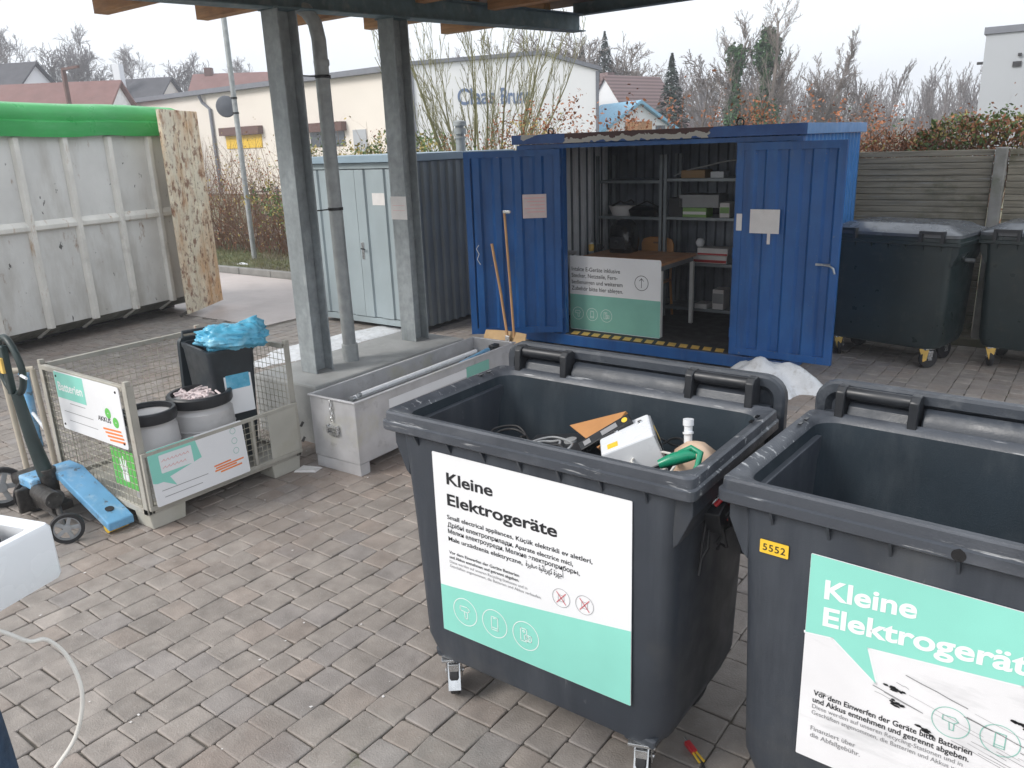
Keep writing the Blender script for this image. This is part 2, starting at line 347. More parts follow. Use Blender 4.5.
g.add([(-700, -300, -.03), (500, -300, -.03), (500, 900, -.03), (-700, 900, -.03)], [(0, 1, 2, 3)])
struct(g.build('ground', 'far_field'))
struct(MB().box(-34, 6, -6, 10.9, -.028, -.014).build('joint_bed', 'joint_sand'))
def paving(x0, x1, y0, y1, seed):
    rg = random.Random(seed); mb = MB(); tones = []
    x = x0
    pitch = .170
    def ang(px, py): return px, py
    row = 0
    while x < x1:
        pitch = rg.choice((.136, .162, .162, .182))
        y = y0 + rg.random() * -.2
        wob = 0
        while y < y1:
            L = rg.choice((.132, .162, .162, .196))
            if x < -9.3 and y > 6.6: y += L; continue
            gp = .0024
            zt = rg.uniform(-.0018, .0018); tx = rg.uniform(-.0012, .0012); ty = rg.uniform(-.0012, .0012)
            a, b, c, d = x + gp, x + pitch - gp, y + gp, y + L - gp
            j = lambda: rg.uniform(-.005, .005)
            P = [(a + j(), c + j()), (b + j(), c + j()), (b + j(), d + j()), (a + j(), d + j())]
            cx, cy = (a + b) / 2, (c + d) / 2
            rings = []
            for ins, dz in ((0, -.013), (0, -.005), (.003, -.0012), (.008, 0)):
                rr = []
                for k, (px, py) in enumerate(P):
                    cut = .006 + ins * .8
                    sx = 1 if px > cx else -1; sy = 1 if py > cy else -1
                    X = px - sx * ins; Y = py - sy * ins
                    z = dz + zt + (tx * sx + ty * sy)
                    q1 = (X - sx * cut, Y, z); q2 = (X, Y - sy * cut, z)
                    rr += [q2, q1] if k in (0, 2) else [q1, q2]
                rings.append(rr)
            n0 = len(mb.f); mb.loft(rings, cap0=False)
            t = rg.gauss(0, 1); base = V((.285, .254, .230)) * (1 + .04 * t)
            hue = rg.random()
            if hue < .16: base = V((base.x * 1.03, base.y * .985, base.z * .96))
            elif hue < .3: base = V((base.x * .97, base.y * .985, base.z * 1.02))
            elif hue < .34: base *= 1.10
            elif hue < .38: base *= .9
            tones += [tuple(base) + (1,)] * (len(mb.f) - n0)
            y += L
        x += pitch; row += 1
    o = mb.build('paving', 'paver', fix=False)
    at = o.data.color_attributes.new('tone', 'FLOAT_COLOR', 'CORNER')
    flat = []
    for p, t in zip(o.data.polygons, tones): flat += list(t) * p.loop_total
    at.data.foreach_set('color', flat)
    return o
struct(paving(-16.02, 1.2, .2, 9.66, 3))
struct(MB().box(-33, -16.03, -5, 9.66, -.013, -.001).build('yard', 'road'))
struct(MB().box(1.2, 6, -5, 9.66, -.013, -.001).build('yard_side', 'paver_far'))
struct(MB().box(-16.02, 1.2, -5, .0, -.013, -.001).build('yard_near', 'paver_far'))
struct(MB().box(-16.02, -9.31, 6.70, 9.66, -.013, -.002).build('road', 'road'))
# kerb along the verge
kb = MB(); x = -33
while x < -9.2:
    kb.box(x + .004, x + .996, 9.70, 9.82, -.02, .12); x += 1.0
struct(kb.build('kerb', 'kerb', bevel=.015))
struct(MB().box(-33, 6, 9.83, 16, -.02, .07).build('verge', 'earth'))
gr = MB(); rg = random.Random(5)
for i in range(9000):
    x = rg.uniform(-18, -9.3); y = rg.uniform(9.85, 12.2); h = rg.uniform(.03, .11); a = rg.uniform(0, 6.28); b = rg.uniform(-.05, .05)
    dx, dy = .006 * math.cos(a), .006 * math.sin(a)
    gr.add([(x - dx, y - dy, .068), (x + dx, y + dy, .068), (x + b, y + b * .5, .07 + h)], [(0, 1, 2)])
tag(gr.build('grass', 'grass', fix=False), 'short winter grass on the verge behind the kerb', 'grass', kind='stuff')
# soft wooded hillside behind the left houses and low rise to the right
def hill(name, pts, m):
    mb = MB(); mb.loft([[(x, y, -1) for x, y, z in pts], [(x, y, z) for x, y, z in pts], [(x * 1.25, y * 1.25, z * 1.05) for x, y, z in pts], [(x * 1.9, y * 1.9, -1) for x, y, z in pts]], False, False, close=False)
    return struct(mb.build(name, m, smooth=60))
hill('hills', [(-230, -60, 4), (-210, 20, 9), (-190, 70, 11), (-180, 110, 9), (-150, 150, 6), (-100, 190, 5), (-40, 220, 5), (30, 230, 6), (100, 220, 4)], 'far_field')

# snow and litter on the ground
def heap(name, cx, cy, rx, ry, h, label, cat, seed, m='snow', rz=0, n=44, group=None):
    mb = MB(); rings = []
    K = 12
    for k in range(K + 1):
        t = k / K; rr = []
        for j in range(n):
            a = 2 * math.pi * j / n
            e = 1 + .45 * noise.noise(V((math.cos(a) * 1.7, math.sin(a) * 1.7, seed))) + .10 * noise.noise(V((math.cos(a) * 5, math.sin(a) * 5, seed + 4)))
            x, y = rx * (1 - t) * e * math.cos(a), ry * (1 - t) * e * math.sin(a)
            z = h * (1 - (1 - t) ** 2) * (1 + .45 * noise.noise(V((x * 5, y * 5, seed)))) + .012 * noise.noise(V((x * 15, y * 15, seed))) - (.012 if k == 0 else 0)
            rr.append((x, y, z))
        rings.append(rr)
    mb.loft(rings, False, True)
    o = mb.build(name, m, loc=(cx, cy, 0), rot=(0, 0, rz), smooth=50)
    return tag(o, label, cat, group)
heap('snow_heap', -2.42, 7.33, .50, .34, .24, 'dirty white heap of snow in front of the blue container door, behind the dark bins', 'snow heap', 2, rz=-.25)
# ------------------------------------------------------------------ large wheeled bins
def caster(parent, x, y, plate_z, brake=True, a=0, r=.10):
    Mx = Matrix.Translation((x, y, 0)) @ Matrix.Rotation(a, 4, 'Z')
    w_ = MB(); w_.tube([(-.022, 0, r), (.022, 0, r)], r, 20, M=Mx @ Matrix.Translation((0, .03, 0)))
    c = MB()
    c.box(-.05, .05, -.05, .055, plate_z - .012, plate_z, M=Mx)
    c.lathe([(.034, plate_z - .035), (.034, plate_z - .012)], 14, M=Mx)
    for s in (-1, 1):
        c.prism([(-.02, plate_z - .03), (.06, plate_z - .03), (.052, r - .02), (.008, r - .02)], (s * .032 - .003, s * .032 + .003), 'x', M=Mx)
    c.tube([(-.04, .03, r), (.04, .03, r)], .011, 8, M=Mx)
    o = c.build('caster', 'steel_shiny', parent, bevel=.002)
    w_.build('wheel', 'rubber', o, bevel=.008, smooth=40)
    if brake:
        MB().prism([(-.034, plate_z - .02), (-.030, plate_z - .018), (-.078, .075), (-.086, .078)], (-.027, .027), 'x', M=Mx).box(-.022, .022, -.055, -.03, plate_z - .055, plate_z - .02, Mx).build('brake_pedal', 'steel_shiny', o, bevel=.002)
    return o
def bin_body(root, mb_mat='bin_plastic', rim_mat='bin_rim', inner=True, inner_mat='bin_inner'):
    """origin: rim centre front projected to the ground; x +-.665, y 0...80"""
    b = MB()
    prof = [(.20, .52, .06, .70, .10), (.215, .55, .045, .72, .11), (.30, .578, .034, .735, .10), (.80, .588, .030, .745, .08), (1.08, .594, .028, .75, .06), (1.235, .600, .026, .755, .05)]
    b.loft([rrect(-hw, hw, y0, y1, z, r) for z, hw, y0, y1, r in prof], True, False)
    body = b.build('body', mb_mat, root, smooth=35)
    # wings under the rim at both ends and stiffening fins below the front rim
    for s in (-1, 1):
        f = MB(); f.prism([(s * .58, 1.235), (s * .648, 1.235), (s * .648, 1.15), (s * .60, 1.04), (s * .58, 1.02)], (.05, .70), 'y')
        f.build('side_wing', mb_mat, root, bevel=.004)
    for k in range(7):
        x = -.50 + k * 1.0 / 6
        MB().prism([(.032, 1.23), (-.004, 1.23), (.03, 1.165)], (x - .004, x + .004), 'x').build('rib', mb_mat, root)
    rm = MB()
    ro = [rrect(-.600, .600, .026, .755, 1.222, .03), rrect(-.668, .668, .0, .80, 1.222, .03), rrect(-.672, .672, -.006, .80, 1.227, .03), rrect(-.672, .672, -.006, .80, 1.258, .03), rrect(-.663, .663, .003, .80, 1.262, .03), rrect(-.661, .661, .005, .80, 1.293, .03), rrect(-.654, .654, .012, .79, 1.30, .03)]
    if inner:
        ri = [rrect(-.622, .622, .052, .770, 1.290, .08), rrect(-.608, .608, .066, .760, 1.270, .08)]
        rm.loft(ro + ri, False, False); rm.build('rim', rim_mat, root, smooth=40)
        n = MB()
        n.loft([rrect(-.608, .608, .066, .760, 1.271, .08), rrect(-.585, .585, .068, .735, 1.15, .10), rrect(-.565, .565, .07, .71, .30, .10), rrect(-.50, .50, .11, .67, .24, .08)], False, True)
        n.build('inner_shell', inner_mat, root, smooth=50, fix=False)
        sl = MB()
        for s in (-1, 1):
            for yy in (.60, .66): sl.box(s * .628 - .006, s * .628 + .006, yy - .014, yy + .014, 1.2995, 1.3035)
        sl.build('slot', 'black_gloss', root)
    else:
        rm.loft(ro, False, True); rm.build('rim', rim_mat, root, smooth=40)
    for s in (-1, 1):      # lifting trunnions
        MB().tube([(s * .60, .38, 1.06), (s * .69, .38, 1.06)], .02, 14).build('trunnion', 'galv', root, smooth=40)
    return body
def open_bin(name, loc, rz, label):
    t = thing(name, loc, label, 'waste bin', rz, 'large dark open waste bins in the foreground')
    bin_body(t)
    # lid folded right back, hanging behind the rim
    l = MB()
    def plate_r(x0, x1, z0, z1, r0, y): return [(p[0], y, p[1]) for p in rrect(x0, x1, z0, z1, 0, r0, 6)]
    l.loft([plate_r(-.655, .655, .62, 1.392, .075, .905), plate_r(-.665, .665, .61, 1.402, .085, .895), plate_r(-.665, .665, .61, 1.402, .085, .862), plate_r(-.655, .655, .62, 1.392, .075, .853), plate_r(-.625, .625, .65, 1.362, .05, .850), plate_r(-.605, .605, .67, 1.342, .04, .872)], True, True)
    lid = l.build('lid', 'lid_plastic', t, smooth=30)
    st = MB(); st.prism([(.853, 1.25), (.853, 1.352), (.826, 1.345), (.80, 1.312), (.795, 1.25)], (-.275, .275), 'x')
    st.box(-.62, .62, .78, .86, 1.20, 1.288)
    st.build('hinge_bar', 'lid_plastic', lid, bevel=.006, smooth=40)
    for s in (-1, 1):
        h = MB(); xc = s * .425
        for e in (-1, 1):
            x = xc + e * .125
            h.prism([(.77, 1.285), (.86, 1.285), (.86, 1.385), (.835, 1.404), (.795, 1.404), (.775, 1.385)], (x - .016, x + .016), 'x')
        h.tube([(xc - .12, .812, 1.376), (xc + .12, .812, 1.376)], .023, 14)
        h.build('handle', 'dark_plastic', t, bevel=.004, smooth=40)
        MB().prism([(.835, 1.29), (.80, 1.29), (.815, 1.325), (.84, 1.335)], (xc - .105, xc + .105), 'x').build('handle_ledge', 'lid_plastic', t, bevel=.003)
    for (x, y, br, a) in ((-.445, .09, True, R(40)), (.465, .09, True, R(20)), (-.44, .62, False, 2.6), (.44, .62, False, 2.9)):
        caster(t, x, y, .205, br, a)
    for x in (-.445, .465): MB().prism([(-.06, .192), (.06, .192), (.07, .235), (-.07, .235)], (.052, .15), 'y', M=Matrix.Translation((x, 0, 0))).build('corner_block', 'bin_plastic', t, bevel=.01)
    return t

def icon_dryer(mb, cx, cy, s, w, z):
    line_mb(mb, [(cx - .45 * s, cy + .38 * s), (cx + .2 * s, cy + .42 * s), (cx + .42 * s, cy + .2 * s), (cx + .2 * s, cy), (cx - .45 * s, cy + .05 * s), (cx - .45 * s, cy + .38 * s)], w, z)
    line_mb(mb, [(cx - .08 * s, cy), (cx - .02 * s, cy - .5 * s), (cx + .2 * s, cy - .5 * s), (cx + .2 * s, cy)], w, z)
def icon_phone(mb, cx, cy, s, w, z):
    line_mb(mb, [(cx - .27 * s, cy - .5 * s), (cx + .27 * s, cy - .5 * s), (cx + .27 * s, cy + .5 * s), (cx - .27 * s, cy + .5 * s), (cx - .27 * s, cy - .5 * s)], w, z)
    line_mb(mb, [(cx - .27 * s, cy - .34 * s), (cx + .27 * s, cy - .34 * s)], w, z); line_mb(mb, [(cx - .08 * s, cy + .4 * s), (cx + .08 * s, cy + .4 * s)], w, z)
def icon_radio(mb, cx, cy, s, w, z):
    line_mb(mb, [(cx - .4 * s, cy - .45 * s), (cx + .1 * s, cy - .45 * s), (cx + .1 * s, cy + .5 * s), (cx - .4 * s, cy + .5 * s), (cx - .4 * s, cy - .45 * s)], w, z)
    line_mb(mb, [(cx - .1 * s, cy + .08 * s), (cx + .45 * s, cy + .08 * s), (cx + .45 * s, cy - .35 * s), (cx - .1 * s, cy - .35 * s), (cx - .1 * s, cy + .08 * s)], w, z)
    ring_mb(mb, cx + .18 * s, cy - .14 * s, z, .14 * s, w, 14); ring_mb(mb, cx - .15 * s, cy + .3 * s, z, .1 * s, w, 12)

# bin 1 : white and mint sign
def text_fit(s, size, x0, x1, y, z, bold, mb):
    """one line of lettering stretched to run from x0 to x1"""
    k = text_mb(s, size, 0, 0, z, bold)
    a = min(v[0] for v in k.v); b = max(v[0] for v in k.v); f = (x1 - x0) / (b - a)
    mb.add([(x0 + (v[0] - a) * f, v[1] + y, v[2]) for v in k.v], k.f); return mb
b1 = open_bin('waste_bin', (-1.576, 2.12, 0), 0, 'dark grey open wheeled bin filled with small appliances, white and mint sign on its front')
sg = plate(.027, .901, .002, .796, 0, .0025, .004).build('sign', 'white_sign', b1, loc=(-.452, .0238, .372), rot=FRONT)
pp = [(.028, .003), (.900, .003), (.900, .307)] + [(.028 + .872 * k / 12, .214 + .093 * (k / 12) ** 1.15) for k in range(11, -1, -1)]
MB().add([(x, y, .0032) for x, y in pp], [tuple(range(len(pp)))]).build('sign_panel', 'teal', sg)
T = MB()
text_fit('Kleine', .068, .095, .320, .674, .004, .022, T); text_fit('Elektrogeräte', .068, .092, .604, .584, .004, .022, T)
for s_, x1, y in (('Small electrical appliances, Küçük elektrikli ev aletleri,', .749, .522), ('Дрібні електроприлади, Aparate electrice mici,', .669, .489), ('Мелки електроуреди, Мелкие электроприборы,', .696, .460), ('Małe urządzenia elektryczne,', .447, .427)):
    text_fit(s_, .0265, .086, x1, y, .004, .012, T)
# the Arabic words, set in presentation forms from left to right
ar = '\u0629\u0631\ufef4\ufed0\ufebb \u0629\ufef4\ufe8b\ufe8e\ufe91\ufeae\ufeec\ufedb \u0629\u0632\ufeec\ufe9f\u0623'
text_fit(ar, .034, .462, .628, .428, .004, .010, T)
text_fit('Vor dem Einwerfen der Geräte Batterien', .0185, .085, .429, .370, .004, .010, T); text_fit('und Akkus entnehmen und getrennt abgeben.', .0185, .085, .428, .349, .004, .010, T)
T.build('lettering', 'ink', sg, fix=False)
T = MB()
text_fit('Diese werden auf unseren Recycling-Stationen und in', .0175, .085, .465, .328, .004, 0, T); text_fit('Geschäften angenommen, die Batterien und Akkus verkaufen.', .0175, .085, .528, .309, .004, 0, T)
T.build('small_print', 'ink_grey', sg, fix=False)
G = MB()
for k, ic in enumerate((icon_dryer, icon_phone, icon_radio)):
    cx = .151 + k * .1495; ring_mb(G, cx, .123, .0042, .062, .0032); ic(G, cx, .123, .058, .003, .0042)
G.build('pictogram', 'ink_white', sg, fix=False)
G = MB(); X_ = MB()
for cx, cy in ((.616, .343), (.715, .347)):
    ring_mb(G, cx, cy, .0042, .038, .0016); line_mb(G, [(cx - .012, cy - .014), (cx + .012, cy - .014), (cx + .012, cy + .012), (cx - .012, cy + .012), (cx - .012, cy - .014)], .0014, .0042)
    line_mb(X_, [(cx - .019, cy - .022), (cx + .019, cy + .022)], .003, .0046); line_mb(X_, [(cx - .019, cy + .022), (cx + .019, cy - .022)], .003, .0046)
G.build('symbol', 'ink_grey', sg, fix=False); X_.build('cross_mark', 'ink_red', sg, fix=False)

# bin 2 : mint speech bubble over worn white
b2 = open_bin('waste_bin', (-.19, 2.158, 0), R(-2.5), 'dark grey open wheeled bin with a worn mint speech-bubble sign and yellow 5552 tag')
sg = plate(-.013, .90, -.013, .694, 0, .0025, .004).build('sign', 'worn_sign', b2, loc=(-.365, .0238, .425), rot=FRONT)
bub = [(-.012, .693), (.899, .693), (.899, .520), (.547, .485), (.165, .446), (.198, .338), (.068, .440), (-.012, .430)]
MB().add([(x, y, .0034) for x, y in bub], [tuple(range(len(bub)))]).build('speech_bubble', 'teal', sg)
O_ = MB(); line_mb(O_, bub[2:] , .009, .0030); O_.build('bubble_outline', 'white_sign', sg, fix=False)
T = MB(); text_fit('Kleine', .086, .034, .282, .566, .0044, .026, T); text_fit('Elektrogeräte', .086, .036, .600, .476, .0044, .026, T)
T.v = [(x, y + (x - .034) * .092 - .004, z) for x, y, z in T.v]; T.build('heading', 'ink_white', sg, fix=False)
T = MB(); text_fit('Vor dem Einwerfen der Geräte bitte Batterien', .0265, .027, .458, .222, .0044, .014, T); text_fit('und Akkus entnehmen und getrennt abgeben.', .0265, .026, .453, .197, .0044, .014, T)
T.build('lettering', 'ink', sg, fix=False)
T = MB(); text_fit('Diese werden auf unseren Recycling-Stationen und in', .021, .026, .44, .175, .0044, 0, T); text_fit('Geschäften angenommen, die Batterien und Akkus verkaufen.', .021, .026, .49, .153, .0044, 0, T)
text_fit('Finanziert über', .0235, .027, .161, .094, .0044, .003, T); text_fit('die Abfallgebühr.', .0235, .027, .176, .069, .0044, .003, T)
T.build('small_print', 'ink_grey', sg, fix=False)
G = MB()
for k, ic in enumerate((icon_dryer, icon_phone, icon_radio)):
    cx = .397 + k * .119; ring_mb(G, cx, .300, .0042, .048, .0022); ic(G, cx, .300, .045, .0024, .0042)
G.build('pictogram', 'teal_dull', sg, fix=False)
T = MB(); rs_ = random.Random(6)
for k in range(26):
    x = rs_.uniform(.12, .75); y = .36 - (x - .12) * .22 + rs_.gauss(0, .035); L_ = rs_.uniform(.03, .22); s_ = -.22 + rs_.gauss(0, .02)
    pts = [(x + L_ * q / 4, y + L_ * s_ * q / 4 + rs_.gauss(0, .0008)) for q in range(5)]; line_mb(T, pts, rs_.choice((.0009, .0014, .003)), .0050)
T.build('scratches', 'ink_grey', sg, fix=False)
T = MB()
for (cx, cy) in ((.245, .345), (.262, .300), (.55, .372), (.34, .245), (.62, .33), (.70, .26)):
    for k in range(9):
        a, b = cx + rs_.gauss(0, .014), cy + rs_.gauss(0, .004); b -= (a - cx) * .2; w_ = rs_.uniform(.003, .012)
        T.add([(a - w_, b - .001, .0053), (a - w_ * .2, b - .004, .0053), (a + w_, b - .003, .0053), (a + w_ * .5, b + .003, .0053), (a - w_ * .6, b + .003, .0053)], [(0, 1, 2, 3, 4)])
T.build('scuff_marks', 'ink', sg, fix=False)
tg = plate(-.044, .044, -.022, .022, 0, .002, .003).build('number_tag', 'yellow', b2, loc=(-.489, .0238, 1.098), rot=FRONT)
text_mb('5552', .032, 0, -.0115, .0028, .012, None, 'CENTER', sp=1.15).build('number', 'ink', tg, fix=False)
MB().tube([(0, -.0065, 0), (0, .004, 0)], .018, 16).build('rim_hole', 'black_gloss', b2, loc=(.0, 0, 1.242))
# closed bins by the fence
def closed_bin(loc, rz, label):
    t = thing('closed_waste_bin', loc, label, 'waste bin', rz, 'closed dark waste bins by the fence')
    bin_body(t, 'old_bin', 'old_bin', inner=False)
    l = MB(); rings = []
    for z, hw, y0, y1, r in ((1.30, .665, -.005, .84, .06), (1.33, .665, -.005, .84, .06), (1.345, .645, .015, .82, .08), (1.36, .60, .08, .78, .09), (1.40, .52, .16, .74, .10), (1.415, .40, .24, .66, .10)):
        rings.append(rrect(-hw, hw, y0, y1, z, r))
    l.loft(rings, True, True); lid = l.build('lid', 'old_lid', t, smooth=30)
    for x in (-.42, .42):
        h = MB()
        for e in (-.1, .1): h.box(x + e - .014, x + e + .014, -.045, .02, 1.26, 1.365)
        h.box(x - .1, x + .1, -.045, -.015, 1.335, 1.365)
        h.build('handle', 'dark_plastic', lid, bevel=.004)
    for x in (-.30, .30): MB().box(x - .11, x + .11, .72, .75, 1.385, 1.40).build('lid_slot', 'black_gloss', lid, bevel=.004)
    for (x, y, a) in ((-.44, .1, .4), (.44, .1, -.5), (-.44, .62, 2.6), (.44, .62, 2.9)):
        c = caster(t, x, y, .205, False, a, .10)
    for x in (-.44, .44):
        MB().prism([(-.045, .20), (.045, .20), (.03, .09), (.0, .07)], (.045, .055), 'y', M=Matrix.Translation((x, 0, 0))).build('caster_guard', 'stripe_yellow', t)
    return t
closed_bin((-1.74, 8.64, 0), R(-11), 'dark closed wheeled bin with a pale shiny lid standing right beside the open blue door')
closed_bin((-.33, 8.86, 0), R(-6), 'dark closed wheeled bin cut off by the right edge, beyond the concrete fence post')

# ------------------------------------------------------------------ things thrown into bin 1
def boxpart(mb, dims, M=None):
    x, y, z = dims; return mb.box(-x / 2, x / 2, -y / 2, y / 2, 0, z, M)
t = thing('discarded_appliance', (0, 0, 0), 'white flat appliance lying tilted in the open bin, with a grey end and yellow stickers', 'appliance')
t.location = (-1.345, 2.60, 1.10); t.scale = (.84, .84, .84)
_r = V((.53, -.84, -.04)).normalized(); _u = V((-.83, -.52, -.42)); _u = (_u - _r * _u.dot(_r)).normalized(); _n = _r.cross(_u); _n = _n if _n.z > 0 else -_n
Mr = Matrix(((_r.x, _u.x, _n.x, 0), (_r.y, _u.y, _n.y, 0), (_r.z, _u.z, _n.z, 0), (0, 0, 0, 1))) @ Matrix.Rotation(math.pi / 2, 4, 'Z')
MB().box(-.125, .125, -.125, .125, 0, .155, Mr).build('casing', 'white_appliance', t, bevel=.01)
MB().box(-.131, -.1255, -.12, .12, .01, .145, Mr).build('grey_panel', 'grey_plastic', t, bevel=.003)
MB().box(-.134, -.1312, -.10, .0, .04, .11, Mr).build('recess', 'black_gloss', t, bevel=.003)
MB().box(-.1335, -.1312, .02, .05, .05, .12, Mr).build('sticker', 'yellow', t)
MB().box(.04, .09, -.10, -.05, .155, .1565, Mr).build('sticker', 'yellow', t)
kn = MB()
for a in (-.10, .05): kn.lathe([(.012, .155), (.010, .162)], 12, M=Mr @ Matrix.Translation((a * .8, .06, 0)))
kn.build('screw', 'steel_shiny', t)
o = MB().prism([(-.20, -.10), (.22, .02), (.18, .10), (-.05, .0), (-.2, -.06)], (0, .02), 'z', M=Matrix.Rotation(R(0), 4, 'X')).build('wooden_board', 'chair_wood', loc=(-1.60, 2.68, 1.13), rot=(R(52), R(-6), R(62)), bevel=.002)
bpy.data.objects.remove(o)
_a, _b, _c = V((-1.76, 2.78, 1.11)), V((-1.48, 2.77, 1.225)), V((-1.53, 2.63, 1.10)); _n = (_b - _a).cross(_c - _a).normalized() * .016
o = MB().loft([[_a, _b, _c], [_a - _n, _b - _n, _c - _n]]).build('wooden_board', 'chair_wood')
tag(o, 'pointed orange-brown wooden board sticking up in the open bin left of the white appliance', 'board')
t = thing('black_device', (-1.475, 2.60, 1.185), 'narrow black device with a yellow dot lying against the wooden board in the open bin', 'device')
Mr = Matrix.Rotation(R(38), 4, 'Z') @ Matrix.Rotation(R(-30), 4, 'Y') @ Matrix.Rotation(R(25), 4, 'X')
MB().box(-.12, .11, -.022, .022, 0, .03, Mr).build('casing', 'black_gloss', t, bevel=.003)
MB().lathe([(.012, .03), (.012, .0315)], 14, M=Mr @ Matrix.Translation((.085, 0, 0))).build('dot', 'yellow', t)
MB().box(-.10, -.07, -.012, .012, .030, .0312, Mr).build('badge', 'ink_grey', t); MB().box(-.02, .05, -.012, .012, .030, .0312, Mr).build('label_strip', 'ink_grey', t)
t = thing('spray_bottle', (-1.11, 2.60, 1.165), 'beige bottle with a white nozzle lying in the right corner of the open bin', 'bottle')
t.scale = (.78, .78, .78)
MB().loft([rrect(-.10, .10, -.07, .07, -.05, .03), rrect(-.10, .10, -.07, .07, .02, .03), rrect(-.045, .045, -.04, .04, .07, .02), rrect(-.02, .02, -.02, .02, .08, .015)], M=Matrix.Rotation(R(20), 4, 'Z')).build('container', 'bottle_beige', t, smooth=50)
nz = MB(); nz.tube([(-.06, .05, .05), (-.065, .06, .14)], .02, 12); nz.tube([(-.065, .06, .135), (-.067, .063, .165)], .026, 12); nz.tube([(-.06, .05, .095), (-.062, .052, .105)], .026, 12)
nz.build('nozzle', 'white_appliance', t, smooth=40)
t = thing('watering_lance', (-1.085, 2.41, 1.205), 'glossy green plastic nozzle with curved handle in the front right corner of the open bin', 'nozzle')
t.scale = (.68, .68, .68)
k = MB(); k.tube([(-.10, -.03, 0), (-.04, 0, .03), (.02, .04, .05), (.06, .06, .05)], [.025, .034, .034, .018], 12); k.build('casing', 'green_plastic', t, smooth=50)
k = MB(); k.tube([(-.02, .03, .06), (.03, .07, .085), (.085, .06, .07), (.095, .0, .02), (.08, -.04, -.03)], [.012, .016, .017, .015, .012], 10); k.build('handle', 'green_plastic', t, smooth=50)
# dark clutter underneath: individual dead gadgets
rg = random.Random(11)
kinds = [('radio_receiver', 'small dark radio among the scrap in the open bin', 'radio'), ('keyboard', 'dark keyboard slab among the scrap in the open bin', 'keyboard'), ('power_supply', 'black power supply brick among the scrap in the open bin', 'power supply')]
spots = [(-2.0, 2.42, .98, .30, .20, .10), (-1.95, 2.68, .95, .34, .22, .09), (-1.72, 2.42, 1.02, .22, .3, .09), (-1.62, 2.34, 1.05, .26, .14, .08), (-1.35, 2.36, 1.0, .3, .2, .1), (-1.12, 2.50, 1.0, .2, .34, .11), (-1.78, 2.72, 1.0, .3, .2, .1), (-1.5, 2.66, .92, .3, .28, .16), (-1.25, 2.72, .95, .3, .2, .12)]
tag(MB().add([], []).box(-.52, .52, .12, .66, .8, .97).build('scrap_layer', 'dark_plastic', loc=(-1.576, 2.12, 0), bevel=.03), 'dark layer of mixed scrap filling the lower part of the open bin', 'scrap', kind='stuff')
where = ['at the left end', 'at the left back wall', 'left of the wooden board', 'by the front rim', 'below the white appliance', 'behind the wooden board']
spots = spots[:5] + [spots[6]]
for i, (x, y, z, a, b, c) in enumerate(spots):
    kk = kinds[i % 3]
    t = thing(kk[0], (x, y, z), kk[1].replace('in the open bin', '') + where[i] + ' of the open bin', kk[2], rg.uniform(-.6, .6))
    Mx = Matrix.Rotation(rg.uniform(-.25, .25), 4, 'X') @ Matrix.Rotation(rg.uniform(-.25, .25), 4, 'Y')
    MB().box(-a / 2, a / 2, -b / 2, b / 2, -.04, c - .04, Mx).build('casing', rg.choice(('dark_plastic', 'black_gloss', 'dark_plastic')), t, bevel=.006)
    n = MB()
    if i % 3 == 1:
        for u in range(7):
            for v in range(3): n.box(-a / 2 + .02 + u * .04, -a / 2 + .05 + u * .04, -b / 2 + .03 + v * .05, -b / 2 + .065 + v * .05, c - .04, c - .032, Mx)
        n.build('keys', 'grey_plastic', t)
    else:
        n.lathe([(.03, c - .04), (.028, c - .03)], 16, M=Mx @ Matrix.Translation((a * .2, 0, 0))); n.build('dial', 'grey_plastic', t)
def cable(name, pts, r, m, label, n=8, cat='cable', group=None):
    P = [V(p) for p in pts]; out = []
    P = [P[0]] + P + [P[-1]]
    for i in range(1, len(P) - 2):
        for k in range(8):
            u = k / 8; a, b, c, d = P[i - 1], P[i], P[i + 1], P[i + 2]
            out.append(.5 * ((2 * b) + (c - a) * u + (2 * a - 5 * b + 4 * c - d) * u * u + (3 * b - a - 3 * c + d) * u ** 3))
    out.append(P[-2])
    o = MB().tube(out, r, n).build(name, m, smooth=60)
    return tag(o, label, cat, group)
cable('cable', [(-2.05, 2.30, 1.08), (-1.95, 2.40, 1.10), (-1.80, 2.34, 1.09), (-1.7, 2.45, 1.12), (-1.62, 2.38, 1.10)], .006, 'rubber', 'thin black cable looped over the scrap at the left of the open bin')
cable('cable', [(-1.98, 2.33, 1.10), (-1.93, 2.34, 1.13), (-1.90, 2.36, 1.10), (-1.84, 2.32, 1.09)], .006, 'cable_white', 'short white cable end lying on the scrap at the left of the open bin')
rg3 = random.Random(21)
for i, (x, y, mm, lab) in enumerate(((-1.90, 2.52, 'rubber', 'black cable coil lying at the left of the scrap in the open bin'), (-1.70, 2.50, 'grey_plastic', 'grey cable loop in front of the wooden board in the open bin'), (-1.62, 2.42, 'rubber', 'black cable loop by the front rim left of the white appliance'), (-1.22, 2.50, 'cable_white', 'white cable loop beside the green nozzle in the open bin'), (-1.25, 2.68, 'rubber', 'black cable loop behind the beige bottle in the open bin'))):
    pts = []
    for k in range(14):
        a = k * .9; q = .05 + .03 * rg3.random() + .004 * k; pts.append((x + q * math.cos(a), y + q * .8 * math.sin(a), 1.10 + .05 * rg3.random() + (.03 if i > 2 else 0)))
    cable('cable', pts, .005, mm, lab, 6)
